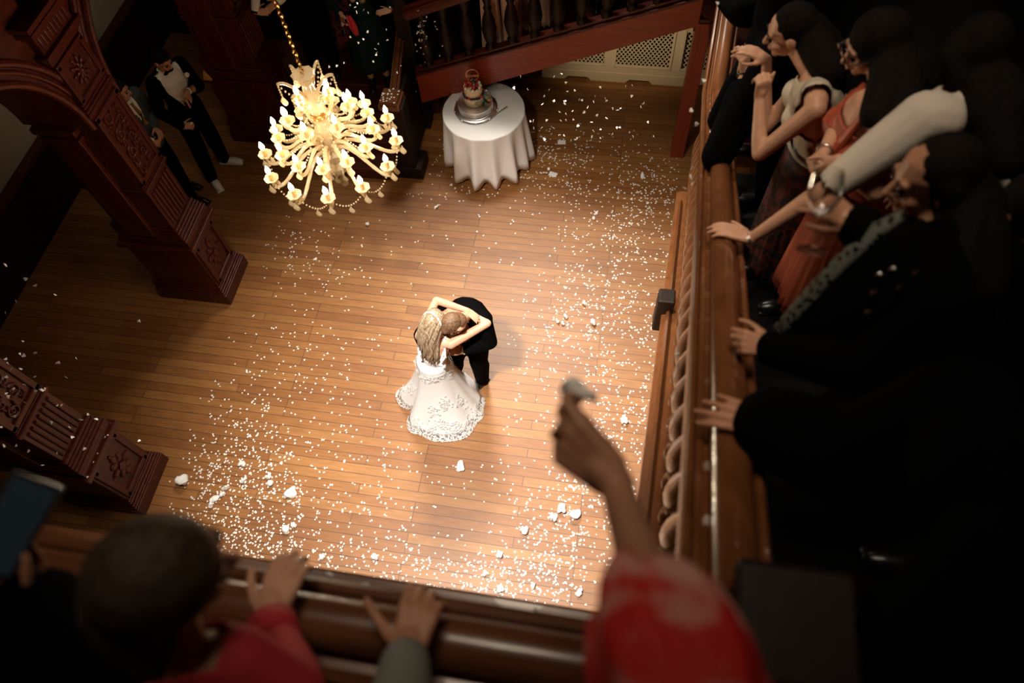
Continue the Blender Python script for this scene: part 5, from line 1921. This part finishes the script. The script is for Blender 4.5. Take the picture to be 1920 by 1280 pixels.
b.cap(r1.sh['L'], 0.085, el, 0.085)
b.cap(r1.sh['R'], 0.085, r1.el['R'], 0.07)
b.build('dress_bodice', M['red'], r1.t, vox=0.011, sm=3, cut=lambda q: r1.atneck(q), solid=0.004)
F = frame(dd, (0, 1, 0))
rows = []
for i in range(25):
    t = i / 24
    c = lerp(el - dd * 0.10, el + dd * 0.125, t)
    r = 0.068 + 0.024 * math.sin(math.pi * min(1, t * 1.1)) - 0.052 * max(0, t - 0.84) / 0.16
    rw = []
    for j in range(96):
        a = 2 * math.pi * j / 96
        f_ = 1 + 0.09 * math.sin(5 * a + 1) * (0.4 + t) + 0.05 * math.sin(13 * a + 3 * t) * t
        rw.append(c + F @ V((math.cos(a) * r * f_, math.sin(a) * r * f_, 0.020 * math.sin(3 * a) * t + 0.010 * math.sin(7 * a) * t)))
    rows.append(rw)
MB().sheet(rows, True).build('puff_sleeve', M['red'], r1.t, solid=0.004, ang=0)
r1.skirt('red', r1.hip.z + 0.03, 0.16, r1.pos.z + 0.2, 0.3)
r1.shoes()
kn_ = r1.wr['L'] + V(r1.hd['L']['d']).normalized() * 0.098 + V(r1.hd['L']['n']).normalized() * 0.004
MB().ell(kn_ - V((0.010, 0, 0)), (0.010, 0.008, 0.010), None, 10).build('ring', M['brass'], r1.t)
tissue('white tissue pinched in the raised fist at the near railing', (-0.017, 0.458, 5.601), 0.034, 12)

# someone holding up a phone at the left edge
p9 = Person('person in black coat filming with a phone at the left edge', (-1.32, -0.45, 4.15), 84, 1.74, lean=6, hpitch=15)
p9.sethead((-0.867, -0.083, 5.586))
p9.neck = V((-0.873, -0.161, 5.488))
p9.sh = {'R': V((-0.726, -0.078, 5.512)), 'L': V((-0.985, -0.165, 5.501))}
p9.fit()
p9.arm('R', (-0.810, 0.043, 5.475), elbow=(-0.675, -0.070, 5.510), d=(-0.229, 0.903, 0.292), n=(0.667, 0.401, -0.563), curl=(30, 40, 30))
p9.body('skin2', vox=0.006)
p9.hair_long('darkhair', [p9.neck + V((0, -0.15, -0.15))])
black_top(p9, g=0.04, name='coat', thick=0.02)
p9.trousers('black')
p9.shoes()
M['screen'] = mat('phone_screen_glow', (0.02, 0.03, 0.04), 0.2, emit=(0.35, 0.55, 0.70), es=0.008)
ph = thing('phone', 'dark phone held up at the left edge with a dim screen', 'phone', (-0.822, 0.148, 5.591))
F = frame(V((0, 0, 6.6)) - V((-0.822, 0.148, 5.591)), (0.10, 1, 0))
pcn = V((-0.822, 0.148, 5.591))
MB().box(pcn, (0.074, 0.145, 0.009), F).build('case', M['jet'], ph, smooth=False, bevel=0.004)
MB().box(pcn + F @ V((0, 0, 0.005)), (0.062, 0.130, 0.001), F).build('screen', M['screen'], ph, smooth=False)

# ================================================================ PAPER CONFETTI
HEART = []
for i in range(14):
    t = 2 * math.pi * i / 14
    HEART.append((16 * math.sin(t) ** 3 / 34.0, (13 * math.cos(t) - 5 * math.cos(2 * t) - 2 * math.cos(3 * t) - math.cos(4 * t)) / 34.0))


def heart_into(m, p, F, s, th=0.0006):
    p = V(p)
    A = [m.b.verts.new(p + F @ V((x * s, y * s, th + 0.12 * s * abs(x)))) for x, y in HEART]
    B_ = [m.b.verts.new(p + F @ V((x * s, y * s, -th + 0.12 * s * abs(x)))) for x, y in HEART]
    m._face(A)
    m._face(B_[::-1])
    for i in range(14):
        m._face((B_[i], B_[(i + 1) % 14], A[(i + 1) % 14], A[i]))


hp = MB()
heart_into(hp, (0, 0, 0), Matrix.Identity(3), 0.024)
h0 = hp.build('confetti_heart', M['paper'], None, smooth=False)
first = [True]
rng = random.Random(99)


def confetti(p, label, group, flat=False, s=1.0):
    if first[0]:
        o = h0
        first[0] = False
    else:
        o = h0.copy()
        COL.objects.link(o)
    o.location = p
    o.rotation_euler = (rng.uniform(-0.12, 0.12), rng.uniform(-0.12, 0.12), rng.uniform(0, 6.28)) if flat else (rng.uniform(0, 6.28), rng.uniform(0, 6.28), rng.uniform(0, 6.28))
    o.scale = (s, s, s)
    tag(o, label, 'confetti', group)
    return o


AIR = {'table': [(-0.86, 4.55, 2.64), (-0.61, 4.71, 2.52), (-0.56, 4.80, 2.48), (-0.85, 4.79, 2.30), (-0.64, 4.61, 2.47), (-0.53, 4.87, 2.33), (-0.78, 3.86, 3.14), (-0.46, 4.34, 2.71), (-0.45, 4.85, 2.27), (-0.66, 4.47, 2.53), (-0.61, 4.70, 2.28), (-0.43, 3.92, 3.00), (-0.64, 4.23, 2.67), (-0.53, 4.04, 2.88), (-0.37, 4.38, 2.60), (-0.35, 4.41, 2.57), (-0.42, 3.80, 3.09), (-0.20, 4.15, 2.94), (-0.16, 4.15, 2.84), (-0.27, 4.81, 2.26), (-0.27, 4.61, 2.38), (-0.02, 4.12, 2.99), (0.03, 4.81, 2.40), (0.03, 4.05, 2.97), (-0.16, 4.48, 2.52), (0.12, 4.01, 2.95), (0.10, 3.85, 3.06), (-0.11, 4.69, 2.25), (-0.06, 4.02, 2.86), (-0.04, 4.04, 2.86), (0.20, 4.75, 2.07), (-0.32, 4.67, 2.26), (-0.48, 4.02, 2.80), (-0.45, 4.71, 2.17), (-0.46, 4.26, 2.56), (-0.34, 4.43, 2.42), (-0.65, 3.85, 2.86), (-0.66, 4.59, 2.16), (-0.51, 4.36, 2.39), (-0.50, 4.64, 2.13), (-0.43, 4.58, 2.20), (-0.30, 4.06, 2.78), (-0.21, 4.11, 2.71), (-0.13, 3.91, 2.88), (-0.23, 3.85, 2.89), (-0.62, 3.67, 2.97), (-0.60, 3.91, 2.74), (-0.55, 4.21, 2.45), (-0.43, 3.60, 2.99), (-0.47, 4.25, 2.34), (-0.34, 4.00, 2.70), (-0.22, 3.96, 2.70), (-0.19, 4.47, 2.22), (-0.08, 4.12, 2.52), (-0.05, 4.01, 2.70), (-0.03, 4.18, 2.54), (0.05, 4.38, 2.30), (0.07, 3.72, 2.91), (-0.19, 4.56, 2.03), (-0.21, 3.64, 2.96), (-0.37, 4.31, 2.26), (-0.39, 4.39, 2.16), (-0.53, 3.57, 2.97), (-0.77, 4.41, 2.31), (0.23, 4.05, 2.60), (0.13, 4.46, 2.53)],
    'left': [(-3.25, 1.78, 3.54), (-3.17, 1.75, 3.46), (-3.23, 1.79, 3.32), (-3.76, 2.13, 2.60), (-3.34, 1.70, 3.27), (-3.90, 1.88, 2.74), (-3.14, 2.05, 2.51), (-3.93, 1.81, 2.47), (-3.33, 1.52, 2.98), (-3.40, 1.50, 2.97), (-3.57, 1.57, 2.82), (-3.42, 1.70, 2.55), (-2.99, 1.40, 3.17), (-3.84, 1.51, 2.54), (-3.70, 1.56, 2.48), (-3.54, 1.61, 2.41), (-3.13, 1.31, 3.23), (-3.99, 1.63, 2.38), (-3.27, 1.27, 3.16), (-3.36, 1.34, 2.90), (-3.52, 1.41, 2.62), (-3.72, 1.54, 2.33), (-3.25, 1.33, 2.88), (-3.94, 1.51, 2.33), (-3.65, 1.35, 2.68), (-3.43, 1.26, 2.89), (-3.47, 1.45, 3.00), (-3.33, 1.38, 3.12), (-3.04, 1.24, 3.13), (-2.98, 1.21, 3.01), (-3.44, 1.38, 2.49), (-3.47, 1.46, 2.15), (-2.87, 1.16, 2.95), (-2.70, 1.14, 3.06), (-3.91, 1.46, 2.22), (-3.57, 1.23, 2.62), (-3.53, 1.12, 2.72), (-3.35, 0.98, 2.83), (-3.51, 1.07, 2.45), (-3.60, 1.06, 2.17), (-3.47, 1.05, 2.61), (-3.11, 1.14, 2.65), (-2.75, 0.99, 2.98), (-3.59, 1.17, 2.11), (-2.93, 1.08, 3.08), (-3.19, 1.21, 2.61), (-2.99, 1.31, 2.20)],
    'dress': [(-2.22, 4.87, 2.98), (-2.39, 5.34, 2.57), (-2.60, 5.54, 2.46), (-2.43, 5.26, 2.65), (-2.37, 5.37, 2.52), (-2.21, 4.79, 2.96), (-2.23, 4.94, 2.67), (-2.12, 4.70, 2.85), (-2.21, 5.31, 2.40), (-2.20, 4.76, 2.73), (-2.30, 4.86, 2.61), (-2.50, 5.29, 2.25), (-2.27, 5.19, 2.34), (-2.32, 5.22, 2.22), (-2.15, 4.83, 2.58), (-2.07, 4.94, 2.59), (-2.48, 5.11, 2.46), (-2.53, 4.66, 2.51), (-2.39, 4.53, 2.64), (-2.38, 4.65, 2.57), (-2.03, 4.55, 2.76), (-2.13, 4.68, 2.58), (-2.09, 5.16, 2.14), (-2.11, 5.08, 2.13)],
    'newel': [(-2.28, 6.33, 1.59), (-2.29, 6.33, 1.39), (-2.33, 6.33, 1.16), (-2.22, 6.33, 1.57), (-2.20, 6.33, 1.73), (-2.25, 6.33, 1.68), (-2.24, 6.33, 1.61), (-2.25, 6.33, 1.58), (-2.34, 6.33, 1.43), (-2.26, 6.33, 1.58), (-2.20, 6.33, 1.54), (-2.27, 6.33, 1.47), (-2.29, 6.33, 1.49), (-2.26, 6.33, 1.61), (-2.21, 6.33, 1.67), (-2.23, 6.33, 1.60), (-2.27, 6.33, 1.66), (-2.23, 6.33, 1.59), (-2.18, 6.33, 1.73), (-2.24, 6.33, 1.85), (-2.21, 6.33, 1.51), (-2.29, 6.33, 1.47), (-2.16, 6.33, 1.78), (-2.34, 6.33, 1.42), (-2.24, 6.33, 1.71), (-2.27, 6.33, 1.20), (-2.30, 6.33, 1.57), (-2.34, 6.33, 1.34), (-2.22, 6.33, 1.68), (-2.26, 6.33, 1.49), (-2.27, 6.33, 1.31), (-2.27, 6.33, 1.55), (-2.25, 6.33, 1.66), (-2.23, 6.33, 1.41), (-2.29, 6.33, 1.59), (-2.08, 6.33, 1.73), (-2.08, 6.33, 1.67), (-2.07, 6.33, 1.64), (-2.04, 6.33, 1.43), (-2.09, 6.33, 1.30), (-2.42, 6.33, 0.96), (-2.45, 6.33, 0.77), (-2.53, 6.33, 0.49)],
    'cap': [(-2.59, 5.68, 1.20), (-2.61, 5.74, 1.20), (-2.60, 5.71, 1.20), (-2.63, 5.77, 1.20), (-2.57, 5.80, 1.20), (-2.53, 5.72, 1.20), (-2.47, 5.67, 1.20), (-2.56, 5.73, 1.20), (-2.56, 5.69, 1.20), (-2.49, 5.75, 1.20), (-2.63, 5.80, 1.20), (-2.62, 5.79, 1.20), (-2.57, 5.79, 1.20), (-2.46, 5.85, 1.20), (-2.56, 5.84, 1.20), (-2.52, 5.75, 1.20), (-2.61, 5.80, 1.20), (-2.53, 5.88, 1.20), (-2.46, 5.80, 1.20), (-2.57, 5.86, 1.20), (-2.63, 5.69, 1.20), (-2.53, 5.80, 1.20)],
    'rail': [(-0.62, 0.23, 4.93), (-0.62, 0.24, 4.83), (-0.60, 0.27, 4.79), (-0.55, 0.24, 4.87), (-0.55, 0.23, 4.86), (-0.50, 0.23, 4.89), (-0.49, 0.24, 4.88), (-0.51, 0.26, 4.76), (-0.46, 0.23, 4.86), (-0.35, 0.26, 4.73), (-0.08, 0.27, 4.71), (-0.05, 0.25, 4.76), (-0.02, 0.24, 4.82), (0.03, 0.26, 4.68)],
    'edge': [(0.28, 2.46, 4.34), (0.32, 2.58, 4.40), (0.31, 2.41, 4.31), (0.31, 2.24, 4.22), (0.31, 2.21, 4.20), (0.32, 2.18, 4.19), (0.29, 2.16, 4.18), (0.34, 1.53, 3.83), (0.35, 1.41, 3.76), (0.33, 1.26, 3.68), (0.36, 0.98, 3.53), (0.38, 0.94, 3.51), (0.48, 0.82, 3.43), (0.34, 2.88, 4.56)],
    'pier': [(-4.14, 1.50, 0.99), (-4.14, 1.78, 0.99), (-4.14, 1.43, 0.99), (-4.14, 1.35, 0.99), (-4.13, 1.51, 0.99), (-4.15, 1.68, 0.99), (-4.12, 1.30, 0.99), (-4.13, 1.43, 0.99), (-4.11, 1.68, 0.99), (-4.15, 1.42, 0.99), (-4.15, 1.78, 0.99), (-4.15, 1.59, 0.99), (-4.14, 1.61, 0.99), (-4.13, 1.66, 0.99), (-4.13, 1.66, 0.17), (-4.13, 1.56, 0.17), (-4.13, 1.44, 0.17), (-4.12, 1.52, 0.17), (-4.13, 1.66, 0.17)]}
for key, label, grp, flat in (
        ('table', 'white paper heart falling in the air right of the cake table', 'hearts falling beside the cake table', False),
        ('left', 'white paper heart falling in the dark at the left edge', 'hearts falling at the left edge', False),
        ('dress', 'white paper heart falling in front of the dark green dress', 'hearts falling before the green dress', False),
        ('newel', 'white paper heart caught among the dark balusters behind the newel', 'hearts among the dark balusters', False),
        ('cap', 'white paper heart lying on the newel cap', 'hearts on the newel cap', True),
        ('rail', 'white paper heart falling just beyond the near railing', 'hearts beyond the near railing', False),
        ('edge', 'white paper heart caught on the right-hand stringer', 'hearts on the right-hand stringer', False),
        ('pier', 'white paper heart lying on a ledge of the nearest carved pillar', 'hearts on the nearest carved pillar', True)):
    for p in AIR[key]:
        confetti(p, label, grp, flat, rng.uniform(0.85, 1.15))

# drifts on the floor: centre x, y, spread x, y, how many
DRIFTS = [(-3.15, 1.57, 0.38, 0.33, 392), (-3.20, 1.11, 0.30, 0.25, 230), (-2.61, 1.07, 0.40, 0.16, 168), (-2.42, 1.84, 0.50, 0.40, 105), (-3.50, 2.25, 0.30, 0.30, 118), (-2.95, 2.50, 0.45, 0.35, 98), (-3.61, 1.78, 0.20, 0.20, 84), (-1.82, 1.16, 0.60, 0.15, 133), (-1.06, 1.11, 0.40, 0.13, 125), (-0.42, 1.20, 0.30, 0.13, 210), (-0.11, 1.60, 0.25, 0.25, 196), (0.04, 2.03, 0.20, 0.30, 112), (0.51, 1.79, 0.10, 0.35, 77), (0.23, 2.76, 0.26, 0.38, 210), (-0.13, 3.62, 0.33, 0.35, 230), (-0.29, 4.27, 0.35, 0.30, 154), (0.32, 4.27, 0.22, 0.40, 105), (0.52, 3.03, 0.10, 0.50, 84), (-0.01, 5.42, 0.50, 0.35, 230), (0.40, 5.79, 0.25, 0.30, 168), (-0.41, 6.29, 0.60, 0.30, 175), (-0.89, 5.89, 0.40, 0.25, 105), (0.22, 4.90, 0.35, 0.30, 112), (-1.05, 6.14, 0.15, 0.20, 56), (-3.56, 4.45, 0.40, 0.28, 91), (-2.92, 4.01, 0.40, 0.30, 42), (-3.32, 3.27, 0.50, 0.30, 49), (-4.58, 4.89, 0.30, 0.20, 28), (-1.63, 4.91, 0.60, 0.30, 42), (-1.55, 2.23, 0.80, 0.45, 84), (-2.83, 3.27, 0.50, 0.30, 42), (-2.26, 6.09, 0.12, 0.35, 77), (-1.87, 5.53, 0.30, 0.15, 42), (-0.58, 2.10, 0.40, 0.40, 84), (-0.86, 3.21, 0.20, 0.40, 42), (-1.90, 1.49, 0.60, 0.30, 91)]
fl = []
for u, v, sx, sy, n in DRIFTS:
    for _ in range(n):
        x, y = rng.gauss(u, sx), rng.gauss(v, sy)
        if x > 0.55 + 0.03 * y or x < -4.05 or y < 0.5 or y > 6.8 or (x + 1.61) ** 2 + (y - 6.13) ** 2 < 0.27:
            continue
        if (x < -2.3 and y > 5.5) or (abs(x + 1.35) < 0.48 and 2.3 < y < 3.5) or (x < -4.0 and (3.6 < y < 4.3 or 1.2 < y < 1.9)):
            continue
        fl.append((x, y))
fl.sort(key=lambda p: p[0] ** 2 + p[1] ** 2)
far = MB()
for i, (x, y) in enumerate(fl):
    s = rng.uniform(0.75, 1.1)
    if i < 110:
        confetti((x, y, 0.004), 'white paper heart lying loose on the floor near the railing', 'loose hearts on the floor nearest the railing', True, s)
    else:
        F = Matrix.Rotation(rng.uniform(0, 6.28), 3, 'Z') @ Matrix.Rotation(rng.uniform(-0.15, 0.15), 3, 'X')
        heart_into(far, (x, y, 0.004), F, 0.024 * s)
o = far.build('confetti', M['paper'], None, smooth=False)
tag(o, 'white paper heart confetti scattered all over the dance floor', 'confetti', None, 'stuff')

CLUMP = [((-3.86, 1.63, 0.00), 0.073), ((-2.80, 1.64, 0.00), 0.055), ((-2.75, 1.66, 0.00), 0.060), ((-3.34, 1.87, -0.00), 0.038), ((-3.26, 1.71, 0.00), 0.038), ((-3.00, 1.71, 0.00), 0.047), ((-3.49, 1.50, 0.00), 0.043), ((-3.41, 1.62, 0.00), 0.038), ((-3.43, 1.55, 0.00), 0.034), ((-3.49, 1.43, 0.00), 0.038), ((-2.70, 1.31, 0.00), 0.047), ((-2.64, 1.35, 0.00), 0.034), ((-3.04, 1.79, 0.00), 0.034), ((-1.20, 2.15, -0.00), 0.055), ((-1.21, 2.12, 0.00), 0.034), ((-0.17, 1.87, 0.00), 0.051), ((-0.05, 1.84, 0.00), 0.060), ((-0.24, 1.78, -0.00), 0.043), ((-0.49, 1.62, 0.00), 0.047), ((-0.68, 1.37, 0.00), 0.038), ((-0.77, 1.19, -0.00), 0.038), ((0.06, 2.21, 0.00), 0.030), ((-0.47, 3.88, 0.00), 0.030), ((-0.39, 3.95, 0.00), 0.030), ((-0.09, 3.91, 0.00), 0.043), ((-0.41, 3.86, 0.00), 0.026), ((0.33, 2.83, 0.00), 0.047), ((-0.22, 5.31, 0.00), 0.026), ((-0.85, 6.00, 0.00), 0.026), ((0.28, 6.02, 0.00), 0.043), ((-0.21, 5.39, 0.00), 0.030), ((-2.09, 5.26, 0.00), 0.038), ((-2.85, 4.91, 0.00), 0.030), ((-3.33, 4.35, 0.00), 0.026), ((-0.20, 4.13, 0.00), 0.034), ((-5.07, 3.30, 0.00), 0.026), ((0.08, 1.16, 0.00), 0.038), ((-2.29, 1.12, 0.00), 0.034), ((-1.81, 1.19, -0.00), 0.038), ((-0.62, 1.08, 0.00), 0.038), ((-0.34, 1.14, -0.00), 0.034)]
for i, (p, s) in enumerate(CLUMP):
    o = tissue('small crumpled clump of white petals on the dance floor', V(p) + V((0, 0, s * 0.25)), s, 40 + i, 'petal clumps on the dance floor')
    o.name, o['category'] = 'petal_clump', 'petals'
for i, (p, a, lab) in enumerate((((-0.744, 6.459, 0.003), 0.1, 'white paper packet on the floor, farther of two right of the table'), ((-0.783, 5.928, 0.003), -0.25, 'white paper packet on the floor, nearer of two right of the table'))):
    b = MB().box(V(p) + V((0, 0, 0.004)), (0.10, 0.065, 0.008), Matrix.Rotation(a, 3, 'Z'))
    tag(b.build('paper_packet', M['paper'], None, smooth=False, bevel=0.003), lab, 'packet')
tw = MB().prism([(-0.055, 0), (0.055, 0), (0.0, 0.13)], (-4.851, 6.027, 0.990), (1, 0.0, 0), (0, 0, 1), (0, 1, 0), 0.03)  # added solid, its amber colour stands in for light on the ledge corner
M['amber'] = mat('amber_light_paint', (0.62, 0.30, 0.07), 0.4, var=0.2, vscale=60)
tag(tw.build('painted_ledge_light', M['amber'], None, smooth=False, bevel=0.004), 'small amber triangle painted as a light wedge on the ledge of the dark pillar', 'glint')
